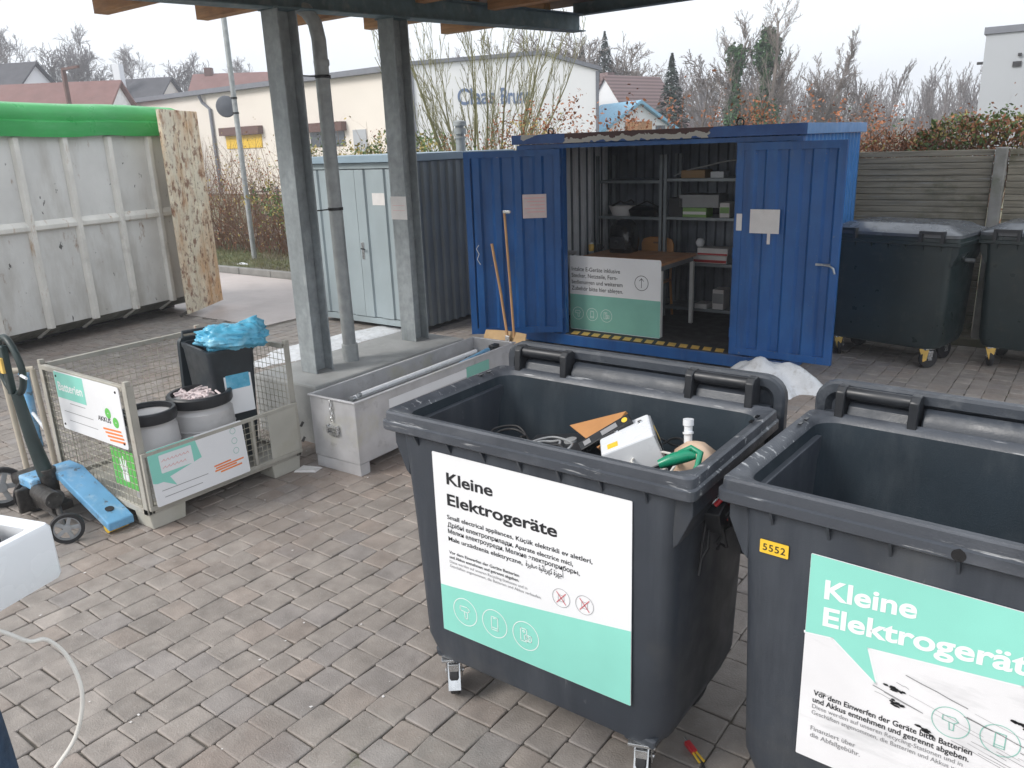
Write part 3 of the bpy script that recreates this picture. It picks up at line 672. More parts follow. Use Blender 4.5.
# tangle hanging between the two bins
t = thing('cable_tangle', (-.935, 2.42, 1.02), 'tangle of black and red cables hanging between the two open bins', 'cables')
for i in range(7):
    rr = rg; pts = []
    x, y, z = rr.uniform(-.03, .04), rr.uniform(-.06, .06), rr.uniform(.02, .10)
    for k in range(5): pts.append((x, y, z)); x += rr.uniform(-.02, .02); y += rr.uniform(-.06, .06); z -= rr.uniform(-.02, .11)
    MB().tube(pts, .0055, 6).build('red_wire' if i in (1, 4) else 'black_wire', 'red_plastic' if i in (1, 4) else 'rubber', t, smooth=60)
rgk = MB(); rgk.tube([(.0, -.05, .09), (.03, -.03, .13), (.05, .02, .12), (.04, .05, .06), (.0, .02, .04), (-.01, -.04, .06)], .009, 8); rgk.build('red_handle', 'red_plastic', t, smooth=60)
MB().box(-.03, .03, -.05, .05, .0, .10, Matrix.Rotation(.4, 4, 'X')).build('plug', 'dark_plastic', t, bevel=.006); MB().tube([(-.02, -.06, .09), (.02, -.02, .13)], .008, 8).build('plug_pin', 'steel_shiny', t)
# connector on the ground
t = thing('plug_connector', (-1.03, 2.46, .008), 'small red plug connector with yellow and black wires on the paving by the bin wheel', 'connector', R(-35))
MB().box(-.03, .03, -.012, .012, -.006, .014).build('housing', 'red_plastic', t, bevel=.003)
for s in (-1, 1): MB().tube([(.03, s * .007, .004), (.08, s * .01, .002)], .005, 6).build('wire', 'yellow', t)
MB().tube([(.08, 0, .0), (.13, -.01, -.002), (.16, -.05, -.003), (.17, -.12, -.003)], .005, 6).build('wire', 'rubber', t, smooth=60)
MB().tube([(-.06, .006, .002), (-.03, .006, .004)], .003, 6).build('pin', 'steel_shiny', t)

# ------------------------------------------------------------------ blue storage container
ct = thing('storage_container', (-3.94, 7.7, 0), 'blue steel storage container with both doors open and peeling paint on its roof edge', 'container')
X0, X1, D = -1.61, 1.60, 2.05       # local walls; local y 0 = front plane
OL, OR = -.99, .98                  # opening
m_ = MB(); m_.box(X0, X1, -.02, D, .03, .155); m_.box(X0 + .1, X0 + .4, .05, .3, 0, .03); m_.box(X1 - .4, X1 - .1, .05, .3, 0, .03); m_.box(X0 + .1, X0 + .4, D - .4, D - .1, 0, .03); m_.box(X1 - .4, X1 - .1, D - .4, D - .1, 0, .03)
m_.build('base_frame', 'blue_paint', ct, bevel=.005)
MB().box(X0 + .05, X1 - .05, .04, D - .05, .156, .166).build('floor_plate', 'dark_floor', ct)
w1 = MB()
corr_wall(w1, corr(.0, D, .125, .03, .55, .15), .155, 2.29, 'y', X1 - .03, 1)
w1.build('side_wall', 'blue_paint_lit', ct)
w1 = MB(); corr_wall(w1, corr(.0, D, .125, .03, .55, .15), .155, 2.29, 'y', X0 + .03, -1); w1.build('side_wall', 'blue_paint', ct)
w1 = MB(); corr_wall(w1, corr(X0, X1, .125, .03, .55, .15), .155, 2.29, 'x', D - .03, 1); w1.build('back_wall', 'blue_paint', ct)
li = MB()
corr_wall(li, corr(X0 + .05, X1 - .05, .125, .03, .45, .12), .16, 2.28, 'x', D - .075, 1, .002); li.build('back_lining', 'inner_galv', ct)
li = MB().box(X0 + .075, X0 + .08, .06, D - .09, .16, 2.28).build('side_lining', 'inner_galv', ct)
for k in range(10): MB().box(X0 + .081, X0 + .125, .12 + .185 * k, .19 + .185 * k, .168, 2.275).build('stud', 'stud_lit_white', ct, bevel=.004)
li = MB().box(X1 - .08, X1 - .075, .06, D - .09, .16, 2.28).build('side_lining', 'inner_galv', ct)
for k in range(7): MB().box(X1 - .125, X1 - .081, .20 + .27 * k, .265 + .27 * k, .168, 2.275).build('stud', 'stud_lit_white', ct, bevel=.004)
fr = MB()
corr_wall(fr, corr(X0 + .06, OL - .06, .18, .03, .55, .12), .155, 2.24, 'x', .0, 1); corr_wall(fr, corr(OR + .06, X1 - .06, .18, .03, .55, .12), .155, 2.24, 'x', .0, 1)
fr.box(X0, X0 + .06, -.01, .06, .155, 2.28); fr.box(X1 - .06, X1, -.01, .06, .155, 2.28)
fr.box(OL - .06, OL, -.01, .06, .155, 2.24); fr.box(OR, OR + .06, -.01, .06, .155, 2.24); fr.box(X0 + .06, X1 - .06, -.01, .06, 2.24, 2.285)
fr.build('front_wall', 'blue_paint', ct, bevel=.003)
# roof with fascia
mt = bpy.data.materials.new('roof_edge'); mt.use_nodes = True; n_ = mt.node_tree; p_ = n_.nodes['Principled BSDF']; p_.inputs['Roughness'].default_value = .45
tcx = nd(n_, 'ShaderNodeTexCoord'); co = tcx.outputs['Object']; sx = nd(n_, 'ShaderNodeSeparateXYZ'); n_.links.new(co, sx.inputs[0])
def mth(op, a, b=None, clamp=False):
    k = nd(n_, 'ShaderNodeMath', operation=op, use_clamp=clamp)
    for i, v in enumerate((a, b)):
        if v is None: continue
        if isinstance(v, (int, float)): k.inputs[i].default_value = v
        else: n_.links.new(v, k.inputs[i])
    return k.outputs[0]
nz1 = nd(n_, 'ShaderNodeTexNoise'); nz1.inputs['Scale'].default_value = 9; nz1.inputs['Detail'].default_value = 6; n_.links.new(co, nz1.inputs[0])
wob = mth('MULTIPLY', mth('SUBTRACT', nz1.outputs['Fac'], .5), .16)
zt = mth('ADD', sx.outputs['Z'], wob); xw = mth('ADD', sx.outputs['X'], mth('MULTIPLY', wob, 1.5))
inx = mth('MULTIPLY', mth('GREATER_THAN', xw, -.93), mth('LESS_THAN', xw, .72))
inl = mth('MULTIPLY', mth('GREATER_THAN', xw, -1.50), mth('LESS_THAN', mth('ADD', xw, mth('MULTIPLY', zt, -3.5)), -9.62))
peel = mth('MULTIPLY', mth('MAXIMUM', inx, inl), mth('GREATER_THAN', zt, 2.298))
front = mth('LESS_THAN', sx.outputs['Y'], 0)
peel = mth('MULTIPLY', peel, front)
rust = mth('MULTIPLY', inx, mth('MULTIPLY', mth('GREATER_THAN', zt, 2.352), front))
nz2 = noise_fac(n_, co, 5, 4)
base = mixc(n_, nz2, (.015, .07, .25), (.025, .10, .32)); base = mixc(n_, peel, base, (.48, .47, .44)); base = mixc(n_, rust, base, (.075, .03, .028))
n_.links.new(base, p_.inputs['Base Color'])
rf = MB(); rf.box(X0 - .04, X1 + .04, -.05, D + .04, 2.292, 2.392)
rf.build('roof', mt, ct, bevel=.004)
MB().box(X1 + .041, X1 + .045, -.048, D + .038, 2.294, 2.390).build('roof_trim', 'roof_trim_blue', ct)
for x in (-1.18, .98):
    e = MB(); e.tube([(x + .035 * math.cos(a), .05, 2.392 + .03 + .035 * math.sin(a)) for a in [math.pi * 2 * k / 12 for k in range(13)]], .008, 6, cap=False); e.box(x - .05, x + .05, .02, .08, 2.392, 2.398)
    e.build('lifting_eye', 'rubber', ct, smooth=60)
# warning stripe on the sill
sb = MB(); sb.box(OL, OR, -.018, .13, .1555, .168); sb = sb.build('warning_stripe', 'stripe_black', ct)
ys = MB(); x = OL + .03
while x < OR - .1:
    ys.add([(x, .128, .1692), (x + .09, .128, .1692), (x + .13, -.016, .1692), (x + .04, -.016, .1692)], [(0, 1, 2, 3)]); x += .135
ys.build('chevron', 'stripe_yellow', sb)
def door(origin, ang, length, name, m, sgn):
    """leaf runs from origin along +x (sgn 1) ; origin hinge"""
    d = MB(); L = length; z0, z1 = .185, 2.235; b = .07
    d.box(0, b, -.02, .02, z0, z1); d.box(L - b, L, -.02, .02, z0, z1); d.box(b, L - b, -.02, .02, z0, z0 + b); d.box(b, L - b, -.02, .02, z1 - b, z1)
    cw = MB(); line = corr(b, L - b, .21, .028, .58, .12)
    d.prism([(u, -.014 + q) for u, q in line] + [(u, -.010 + q) for u, q in line[::-1]], (z0 + b - .001, z1 - b + .001), 'z')
    o = d.build('door', m, ct, loc=origin, rot=(0, 0, ang), bevel=.004)
    hg = MB()
    for z in (.4, 1.2, 2.0): hg.tube([(0, -.01, z - .05), (0, -.01, z + .05)], .014, 10)
    hg.build('hinge', 'blue_paint', o, smooth=40)
    return o
dr = door((OR + .03, -.05, 0), R(-1.0), 1.0, 'door', 'blue_paint', 1)
h = MB(); h.box(.80, .93, -.03, -.018, 1.125, 1.145); h.tube([(.87, -.035, 1.135), (.93, -.045, 1.13), (.97, -.06, 1.11), (.985, -.06, 1.06)], .010, 8); h.build('handle', 'galv', dr, smooth=50)
MB().box(.155, .34 + .10, -.0245, -.022, 1.40, 1.625).build('notice', 'paper', dr); 
tp = MB(); tp.box(.02, .075, -.0235, -.0215, 1.42, 1.58); tp.box(.33, .36, -.0255, -.0246, 1.30, 1.43); tp.build('sticker', 'paper', dr)
dl = door((OL - .03, -.03, 0), math.pi + R(33.5), 1.06, 'door', 'blue_paint', 1)
nt_ = MB().box(.155, .42, .0215, .0235, 1.50, 1.76).build('notice', 'paper_pink', dl)
for k in range(5): 
    MB().box(.175, .40 - .03 * (k % 3), .0236, .0240, 1.715 - k * .038, 1.725 - k * .038).build('printed_line', 'ink_pink', nt_)
wr = MB(); wr.tube([(.93, .03, 1.22), (.96, .04, 1.18), (.93, .045, 1.12), (.955, .04, 1.06), (.92, .04, 1.0)], .004, 6); wr.build('wire_hook', 'cable_white', dl, smooth=60)
# shelving inside
def rack(x0, x1, y0, y1, zs, label):
    t = thing('shelf_rack', ((x0 + x1) / 2, (y0 + y1) / 2, .167), label, 'shelf', group='metal shelf racks inside the container')
    w = (x1 - x0) / 2; d = (y1 - y0) / 2
    for sx_ in (-1, 1):
        for sy_ in (-1, 1):
            MB().box(sx_ * w - .018, sx_ * w + .018, sy_ * d - .018, sy_ * d + .018, 0, 1.95).build('upright', 'shelf_metal', t)
    for z in zs:
        z -= .167
        MB().box(-w + .019, w - .019, -d - .012, d + .012, z - .035, z).build('shelf', 'shelf_metal', t, bevel=.003)
    return t
rack(-5.30, -4.42, 9.08, 9.50, (1.82, 1.38, .82, .30), 'left grey metal shelf rack behind the table in the blue container')
rack(-4.36, -3.18, 9.08, 9.50, (1.84, 1.39, .85, .30), 'right grey metal shelf rack in the blue container, stacked with boxes')
def carton(x, y, z, a, b, c, m, label, rz=0, name='cardboard_box', cat='box', band=None):
    t = thing(name, (x, y, z), label, cat, rz)
    MB().box(-a / 2, a / 2, -b / 2, b / 2, 0, c).build('carton', m, t, bevel=.004)
    if band: MB().box(-a / 2 + .005, a / 2 - .005, -b / 2 - .0018, -b / 2, c * band[1], c * band[2]).build('printed_band', band[0], t)
    return t
carton(-4.03, 9.22, 1.841, .30, .22, .09, 'cardboard', 'brown cardboard box on the top shelf of the right rack')
carton(-3.74, 9.22, 1.841, .16, .18, .07, 'white_appliance', 'small white box beside the brown box on the top shelf')
carton(-3.95, 9.26, 1.50, .5, .3, .15, 'grey_plastic', 'long grey box lying on top of the green and dark boxes in the right rack')
carton(-3.98, 9.17, 1.391, .30, .2, .11, 'box_green', 'green box on the middle shelf of the right rack', band=('white_paint', .3, .6))
carton(-4.24, 9.24, 1.391, .18, .26, .22, 'dark_plastic', 'dark box at the left end of the right rack middle shelf')
carton(-3.62, 9.20, 1.391, .12, .2, .17, 'paper', 'pale upright box with a round mark at the right of the middle shelf', band=('box_green', .3, .7))
carton(-3.78, 9.22, .851, .42, .24, .09, 'paper', 'white and red flat box, lower one of two, on the third shelf', band=('box_red', .1, .45))
carton(-3.76, 9.23, .942, .38, .22, .085, 'paper', 'white flat box with a red edge, upper one of two, on the third shelf', band=('box_red', .05, .3))
carton(-4.10, 9.2, .851, .14, .2, .09, 'paper_pink', 'small pinkish box left of the two flat boxes on the third shelf')
carton(-3.66, 9.2, .301, .14, .2, .24, 'paper', 'upright white box on the lowest shelf of the right rack', band=('grey_plastic', .3, .8))
carton(-3.86, 9.16, .301, .16, .2, .06, 'paper', 'small flat white box beside the upright box on the lowest shelf')
tag(MB().lathe([(.0, 0), (.035, .01), (.055, .05), (.055, .07), (.035, .105), (0, .115)], 18, cap0=False, cap1=False).build('light_bulb', 'white_appliance', loc=(-3.93, 9.16, 1.028), smooth=60), 'round white globe standing on the flat boxes in the right rack', 'globe')
cable('cable', [(-4.28, 9.15, 1.87), (-4.1, 9.12, 1.93), (-3.85, 9.10, 1.98), (-3.6, 9.10, 2.03), (-3.4, 9.12, 2.04)], .010, 'grey_plastic', 'grey tube lying over the boxes on the top shelf of the right rack')
# basket and pot
t = thing('plastic_basket', (-5.03, 9.22, 1.381), 'pale oval basket full of cables on the left rack shelf', 'basket')
MB().loft([[(a * .13 * math.cos(q), a * .09 * math.sin(q), z) for q in [2 * math.pi * k / 24 for k in range(24)]] for a, z in ((1.0, 0), (1.35, .11), (1.4, .12), (1.3, .115), (1.0, .03))], True, True).build('bowl', 'pale_wood' if 0 else 'paper', t, smooth=50)
MB().tube([(-.15, 0, .11), (-.05, .05, .17), (.05, -.04, .15), (.12, .02, .19), (.17, 0, .16)], .012, 8).build('cable_bundle', 'rubber', t, smooth=60)
t = thing('black_tray', (-4.68, 9.22, 1.381), 'low black appliance beside the pale basket on the left rack', 'appliance')
MB().loft([rrect(-.18, .18, -.12, .12, 0, .03), rrect(-.2, .2, -.13, .13, .08, .03), rrect(-.15, .15, -.1, .1, .12, .03)]).build('casing', 'black_gloss', t, smooth=40)
MB().tube([(-.16, 0, .11), (0, 0, .18), (.16, 0, .11)], .009, 8).build('handle', 'dark_plastic', t, smooth=60)
# table with signboard
t = thing('table', (-4.43, 8.42, .167), 'table with a reddish brown top and pale metal legs standing in the container opening', 'table')
MB().box(-.58, .58, -.45, .46, .80, .83).build('tabletop', 'table_wood', t, bevel=.005)
MB().box(-.55, .55, -.42, .43, .74, .80).build('apron', 'shelf_metal', t, bevel=.004)
for sx_ in (-1, 1):
    for sy_ in (-1, 1): MB().box(sx_ * .545 - .022, sx_ * .545 + .022, sy_ * .415 - .022, sy_ * .415 + .022, 0, .74).build('leg', 'white_paint', t, bevel=.003)
sg = plate(-.60, .57, -.43, .44, 0, .004, .02).build('information_board', 'white_sign', loc=(-4.41, 7.925, .60), rot=FRONT)
tag(sg, 'white and mint board about intact electrical devices standing in front of the table', 'sign')
sheet(MB(), -.598, .568, -.425, -.01, .0046).build('sign_panel', 'teal_dull', sg)
T = MB()
for i, s in enumerate(('Intakte E-Geräte inklusive', 'Stecker, Netzteile, Fern-', 'bedienungen und weiterem', 'Zubehör bitte hier ablegen.')): text_mb(s, .066, -.575, .265 - i * .075, .0052, .008, T, sx=.93)
T.build('lettering', 'ink', sg, fix=False)
G = MB(); ring_mb(G, .335, .175, .0052, .085, .006); line_mb(G, [(.335, .125), (.335, .225)], .006, .0052); line_mb(G, [(.31, .20), (.335, .228), (.36, .20)], .006, .0052); G.build('arrow_mark', 'ink', sg, fix=False)
G = MB()
for k, ic in enumerate((icon_dryer, icon_phone, icon_radio)):
    cx = -.49 + k * .19; ring_mb(G, cx, -.235, .0052, .075, .004); ic(G, cx, -.235, .08, .004, .0052)
G.build('pictogram', 'ink_white', sg, fix=False)
# chair behind the table
t = thing('wooden_chair', (-4.50, 9.02 - .42, .167), 'orange brown wooden chair with a rounded back behind the table', 'chair')
bk = [(-.21, .52), (.21, .52), (.22, .80), (.19, .86), (.10, .885), (-.10, .885), (-.19, .86), (-.22, .80)]
MB().prism([(x, z + .08) for x, z in bk], (.56, .585), 'y').build('backrest', 'chair_wood', t, bevel=.006, smooth=40)
MB().box(-.05, .05, .553, .5585, .885, .905).build('hand_slot', 'deck_wood', t)
MB().box(-.21, .21, .19, .56, .43, .455).build('seat', 'chair_wood', t, bevel=.01)
for sx_ in (-1, 1):
    MB().tube([(sx_ * .19, .56, .62), (sx_ * .19, .55, .43), (sx_ * .20, .60, 0)], .017, 8).build('leg', 'chair_wood', t, smooth=50)
    MB().tube([(sx_ * .19, .22, .44), (sx_ * .22, .10, 0)], .017, 8).build('leg', 'chair_wood', t, smooth=50)
t = thing('air_fryer', (-4.72, 8.70, .998), 'black rounded kitchen appliance standing on the table', 'appliance'); t.scale = (1.1, 1.1, 1.15)
MB().loft([rrect(-.13, .13, -.13, .13, 0, .06), rrect(-.145, .145, -.145, .145, .12, .07), rrect(-.13, .13, -.13, .13, .27, .08), rrect(-.08, .08, -.08, .08, .33, .06), rrect(-.03, .03, -.03, .03, .34, .02)]).build('casing', 'black_gloss', t, smooth=60)
MB().box(-.09, .09, -.155, -.14, .05, .17).build('drawer', 'dark_plastic', t, bevel=.01); MB().box(-.02, .02, -.20, -.15, .09, .13).build('handle', 'dark_plastic', t, bevel=.006)
for k in range(3):
    tag(MB().lathe([(.05, 0), (.10, .008), (.105, .014), (.095, .012), (.04, .006)], 24, cap1=True).build('plate', 'paper', loc=(-5.22 + .004 * k, 8.22, .998 + k * .012), smooth=50), ('bottom', 'middle', 'topmost')[k] + ' plate of the small stack on the left of the table', 'plate', 'stack of plates')
t = thing('jar', (-5.13, 8.62, .998), 'small jar with a pale lid between the plates and the black appliance', 'jar')
MB().lathe([(.03, 0), (.035, .01), (.035, .07), (.025, .085)], 16).build('glass', 'stripe_yellow', t, smooth=50); MB().lathe([(.03, .086), (.03, .105)], 16).build('lid', 'paper', t)
t = thing('cup', (-5.03, 8.66, .998), 'small dark cup next to the jar on the table', 'cup'); MB().lathe([(.025, 0), (.035, .08), (.031, .08), (.022, .01)], 16).build('vessel', 'dark_plastic', t, smooth=50); MB().tube([(.033, 0, .06), (.055, 0, .05), (.03, 0, .02)], .005, 6).build('handle', 'dark_plastic', t)
o = MB().box(-.17, .17, -.06, .06, 0, .006).build('magazine', 'pale_wood', loc=(-4.80, 8.10, .998), rot=(0, 0, .08)); tag(o, 'flat folded paper lying at the front of the table', 'paper')
# shovel and stick against the left door
t = thing('snow_shovel', (-5.38, 7.12, 0), 'snow shovel with a wide wooden blade and long handle leaning on the left blue door', 'shovel', R(2))
bl = MB(); K = 8
bl.loft([[(-.30 + .60 * k / K, -.12 + .02 * math.sin(math.pi * k / K), .0) for k in range(K + 1)] + [(.30 - .60 * k / K, -.105, .0) for k in range(K + 1)], [(-.28 + .56 * k / K, .0 + .05 * math.sin(math.pi * k / K), .25) for k in range(K + 1)] + [(.28 - .56 * k / K, .018 + .05 * math.sin(math.pi * (1 - k / K)), .25) for k in range(K + 1)]])
bl.build('blade', 'pale_wood', t, bevel=.003)
MB().box(.02, .08, -.045, -.02, .08, .22).build('socket', 'steel_shiny', t, bevel=.004)
MB().tube([(.06, -.03, .10), (-.06, .02, .70), (-.17, .04, 1.24)], .016, 10).build('handle', 'handle_wood', t, smooth=50)
t = thing('wooden_stick', (-5.28, 7.18, 0), 'long wooden stick with a small metal scraper on top leaning on the left blue door', 'stick')
MB().tube([(.02, -.05, .012), (-.05, .0, .7), (-.15, .07, 1.58)], .015, 10).build('shaft', 'handle_wood', t, smooth=50)
MB().box(-.16, -.06, .05, .07, 1.57, 1.60).build('scraper', 'steel_shiny', t, bevel=.003)
# ------------------------------------------------------------------ grey metal box with tubes
t = thing('lamp_collection_box', (-4.40, 3.68, 0), 'open galvanised steel box on feet holding old fluorescent tubes beside the concrete plinth', 'metal box', R(1.5))
L, W, Z0, Z1 = 2.02, .235, .09, .56
b = MB(); th = .008
b.box(-W, W, 0, L, Z0, Z0 + th); b.box(-W, -W + th, 0, L, Z0, Z1); b.box(W - th, W, 0, L, Z0, Z1); b.box(-W + th, W - th, 0, th, Z0, Z1); b.box(-W + th, W - th, L - th, L, Z0, Z1)
b.build('box_body', 'alu_box', t, bevel=.002)
rm = MB(); e = .012
rm.box(-W - e, -W + e, -e, L + e, Z1, Z1 + .014); rm.box(W - e, W + e, -e, L + e, Z1, Z1 + .014); rm.box(-W + e, W - e, -e, e, Z1, Z1 + .014); rm.box(-W + e, W - e, L - e, L + e, Z1, Z1 + .014)
rm.build('rim', 'alu_box', t, bevel=.004)
for y in (.0, L - .12):
    MB().box(-W + .01, W - .002, y + .002, y + .10, 0, Z0 - .001).build('foot', 'alu_box', t, bevel=.003)
h = MB(); h.box(-.06, .06, -.012, -.001, .32, .36); h.box(-.045, .045, -.03, -.012, .345, .355); h.box(-.055, -.045, -.03, -.002, .30, .37); h.box(.045, .055, -.03, -.002, .30, .37); h.box(-.04, .04, -.02, -.001, .285, .31)
h.build('latch', 'steel_shiny', t, bevel=.002)
ch = MB()
for k in range(5):
    z = .545 - k * .032; c = []
    for j in range(11):
        a = 2 * math.pi * j / 10; c.append((.011 * math.cos(a) if k % 2 else .0, -.016 + (0 if k % 2 else .009 * math.cos(a)), z + .019 * math.sin(a)))
    ch.tube(c, .0035, 6, cap=False)
ch.build('chain', 'steel_shiny', t, smooth=60)
MB().box(W + .0005, W + .002, .35, 1.62, .43, .50).build('sticker', 'white_sign', t)
MB().box(W + .0008, W + .003, 1.30, 1.62, .42, .51).build('sticker', 'teal_dull', t)
for i, (x, y0, y1, z, m, lab) in enumerate(((-4.285, 3.76, 5.2, .560, 'white_appliance', 'left'), (-4.245, 3.74, 5.1, .572, 'white_appliance', 'middle'), (-4.225, 3.78, 5.25, .592, 'white_appliance', 'right'))):
    t2 = thing('fluorescent_tube', (x, y0, z), lab + ' one of the three long white tubes in the open steel box', 'lamp tube', R(2), group='old fluorescent tubes')
    MB().tube([(0, .03, 0), (0, y1 - y0 - .03, .0)], .017, 12).build('glass', m, t2, smooth=50)
    c = MB(); c.tube([(0, 0, 0), (0, .03, 0)], .0175, 12); c.tube([(0, y1 - y0 - .03, 0), (0, y1 - y0, 0)], .0175, 12); c.build('end_cap', 'galv', t2, smooth=50)
o = MB().tube([(0, 0, 0), (-.02, .42, .03)], .022, 10).build('blue_tube', 'truck_blue', loc=(-4.34, 5.08, .50), smooth=50); tag(o, 'short blue tube with a dark end in the far end of the steel box', 'tube')
tag(MB().box(-.03, .03, -.05, .05, -.03, .03).build('lamp_socket', 'dark_plastic', loc=(-4.37, 5.60, .53), bevel=.01), 'small black fitting at the tip of the blue tube in the steel box', 'fitting')
tag(MB().box(-.16, .16, 0, 1.7, 0, .26).build('lamp_pile', 'grey_plastic', loc=(-4.44, 3.80, .10), bevel=.02), 'dark heap of old lamps deep inside the steel box', 'lamps', kind='stuff')

# ------------------------------------------------------------------ concrete plinth and canopy
pl = MB().box(-5.74, -4.93, 3.98, 5.86, -.02, .50).build('concrete_plinth', 'concrete', bevel=.02); tag(pl, 'weathered concrete plinth carrying the two steel posts and the downpipe', 'plinth')
cp = thing('canopy', (-5.31, 4.3, .50), 'canopy on two galvanised steel posts with a steel beam and orange-brown wooden joists', 'canopy')
def ibeam_z(x, y, z0, z1, bx=.19, dy=.19, tf=.013):
    m = MB(); m.box(x - bx / 2, x + bx / 2, y - dy / 2, y - dy / 2 + tf, z0, z1); m.box(x - bx / 2, x + bx / 2, y + dy / 2 - tf, y + dy / 2, z0, z1); m.box(x - .005, x + .005, y - dy / 2 + tf, y + dy / 2 - tf, z0, z1); return m
slope = .042
def bz(y): return 3.345 - .50 + (y - 4.3) * slope      # beam underside, local z
for i, yy in enumerate((4.33, 5.60)):
    m = ibeam_z(0, yy - 4.3, 0, bz(yy) - .012)
    m.box(-.13, .13, yy - 4.3 - .13, yy - 4.3 + .13, 0, .012) if 0 else None
    po = m.build('post', 'post_steel', cp, loc=(-.0 if i == 0 else -.035, 0, 0), bevel=.004)
    cpl = MB().box(-.12, .12, yy - 4.3 - .10, yy - 4.3 + .10, bz(yy) - .012, bz(yy) - .0005).build('cap_plate', 'steel_beam', po)
    if i == 1:
        nb = MB().box(-.10, .10, yy - 4.3 - .099, yy - 4.3 - .0955, 1.665 - .5, 1.875 - .5).build('notice', 'paper', po)
        for k, (a, c) in enumerate(((1.80, .06), (1.755, .05))): text_mb(('Energie', 'sparen')[k] if 0 else '––––––', .05, 0, 0, 0, 0, None, 'CENTER').build('printed_line', 'ink_pink', nb, loc=(0, yy - 4.3 - .0995, a - .5 - .02), rot=FRONT, fix=False)
# main beam (runs along y, slightly rising)
Ms = Matrix.Shear('YZ', 4, (0, 0)) if 0 else Matrix(((1, 0, 0, 0), (0, 1, 0, 0), (0, slope, 1, 0), (0, 0, 0, 1)))
bm = MB(); z = 3.345 - .5; y0, y1 = -1.6, 4.42
bm.box(-.09, .09, y0, y1, z, z + .013, Ms); bm.box(-.09, .09, y0, y1, z + .177, z + .19, Ms); bm.box(-.005, .005, y0, y1, z + .013, z + .177, Ms)
bm.build('beam', 'steel_beam', cp, loc=(-.02, 0, 0), bevel=.003)
for yy in (2.85, 3.85, 4.80, 5.85, 6.9, 8.2):
    zz = bz(yy) + .125; x0 = -1.66
    MB().box(x0, -.115, yy - 4.3 - .06, yy - 4.3 + .06, zz, zz + .20).build('joist', 'joist_wood', cp, bevel=.004)
    if yy < 8: MB().box(.075, 4.2, yy - 4.3 - .06, yy - 4.3 + .06, zz, zz + .20).build('joist', 'joist_wood', cp, bevel=.004)
yy = 8.72; zz = bz(yy) + .19
eb = MB(); eb.box(-.1, 4.3, yy - 4.3 - .005, yy - 4.3 + .005, zz, zz + .17); eb.box(-.1, 4.3, yy - 4.3 - .05, yy - 4.3 + .05, zz - .012, zz); eb.build('edge_beam', 'steel_beam', cp)
dk = MB(); dk.box(-1.85, 4.35, -1.7, 4.62, 3.16, 3.185, Ms); dk.build('roof_deck', 'deck_wood', cp)
# downpipe
t = thing('downpipe', (-5.315, 4.71, .50), 'galvanised downpipe between the two steel posts, bending in under the canopy', 'downpipe')
MB().tube([(.01, 0, .02), (0, 0, .9), (0, -.005, 2.66), (-.01, -.02, 2.78), (-.04, -.07, 2.87), (-.09, -.17, 2.93), (-.13, -.26, 2.98)], .058, 18).build('pipe', 'galv_matt', t, smooth=50)
MB().lathe([(.072, 0), (.072, .15), (.06, .155)], 18, M=Matrix.Translation((.01, 0, 0))).build('standpipe', 'galv_matt', t, smooth=40)
MB().lathe([(.060, 2.46), (.064, 2.47), (.064, 2.50), (.060, 2.51)], 18).build('joint_ring', 'galv_matt', t, smooth=40)
for z in (1.33, 2.38):
    k = MB(); k.lathe([(.062, z - .012), (.064, z - .012), (.064, z + .012), (.062, z + .012)], 18); k.tube([(-.06, 0, z), (-.02, -.18, z), (.0, -.28, z)], .005, 6) if 0 else k.tube([(0, -.06, z), (0, -.285, z)], .006, 6); k.tube([(.06, -.01, z), (.09, -.01, z)], .008, 6)
    k.build('clamp', 'rubber', t)

# ------------------------------------------------------------------ grey shed
t = thing('tool_shed', (-7.9, 7.39, 0), 'pale grey corrugated metal shed with double doors behind the steel posts', 'shed')
w = MB()
for x0 in (-.98, 0): pass
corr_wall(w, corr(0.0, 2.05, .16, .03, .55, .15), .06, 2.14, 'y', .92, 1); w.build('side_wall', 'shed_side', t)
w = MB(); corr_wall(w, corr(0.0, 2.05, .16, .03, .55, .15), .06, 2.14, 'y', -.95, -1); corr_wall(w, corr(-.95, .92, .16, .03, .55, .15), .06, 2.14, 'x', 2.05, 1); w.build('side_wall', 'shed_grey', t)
f = MB(); f.box(-.97, -.90, -.01, .05, .06, 2.14); f.box(.87, .955, -.01, .05, .06, 2.14); f.box(-.90, .87, -.01, .05, 2.07, 2.14); f.box(-.90, .87, -.01, .05, .06, .14); f.build('front_frame', 'shed_grey', t, bevel=.004)
for (x0, x1, hs) in ((-.89, -.012, 1), (-.008, .86, -1)):
    d = MB(); L = x1 - x0
    line = [(0, 0), (.16, 0), (.175, .028), (.30, .028), (.315, 0), (.52, 0), (.535, .028), (.66, .028), (.675, 0), (L, 0)]
    d.prism([(u, -.024 + q) for u, q in line] + [(u, -.020 + q) for u, q in line[::-1]], (.15, 2.06), 'z')
    dd = d.build('door', 'shed_grey', t, loc=(x0, 0, 0), bevel=.002)
    hg = MB()
    for z in (.35, 1.75): hg.tube([(.0 if hs > 0 else L, -.03, z - .06), (.0 if hs > 0 else L, -.03, z + .06)], .012, 8)
    hg.build('hinge', 'rubber', dd)
    if hs < 0:
        k = MB(); k.box(.03, .075, -.030, -.024, .92, 1.14); k.build('handle_plate', 'steel_shiny', dd, bevel=.002)
        k = MB(); k.tube([(.052, -.035, 1.06), (.052, -.06, 1.06), (.12, -.06, 1.055)], .009, 8); k.build('handle', 'dark_plastic', dd, smooth=50)
        MB().box(.30, .52, -.0265, -.0245, 1.62, 1.77).build('notice', 'paper', dd)
rf = MB(); rf.box(-1.02, .99, -.07, 2.12, 2.145, 2.235); rf.build('roof', 'shed_trim', t, bevel=.006)
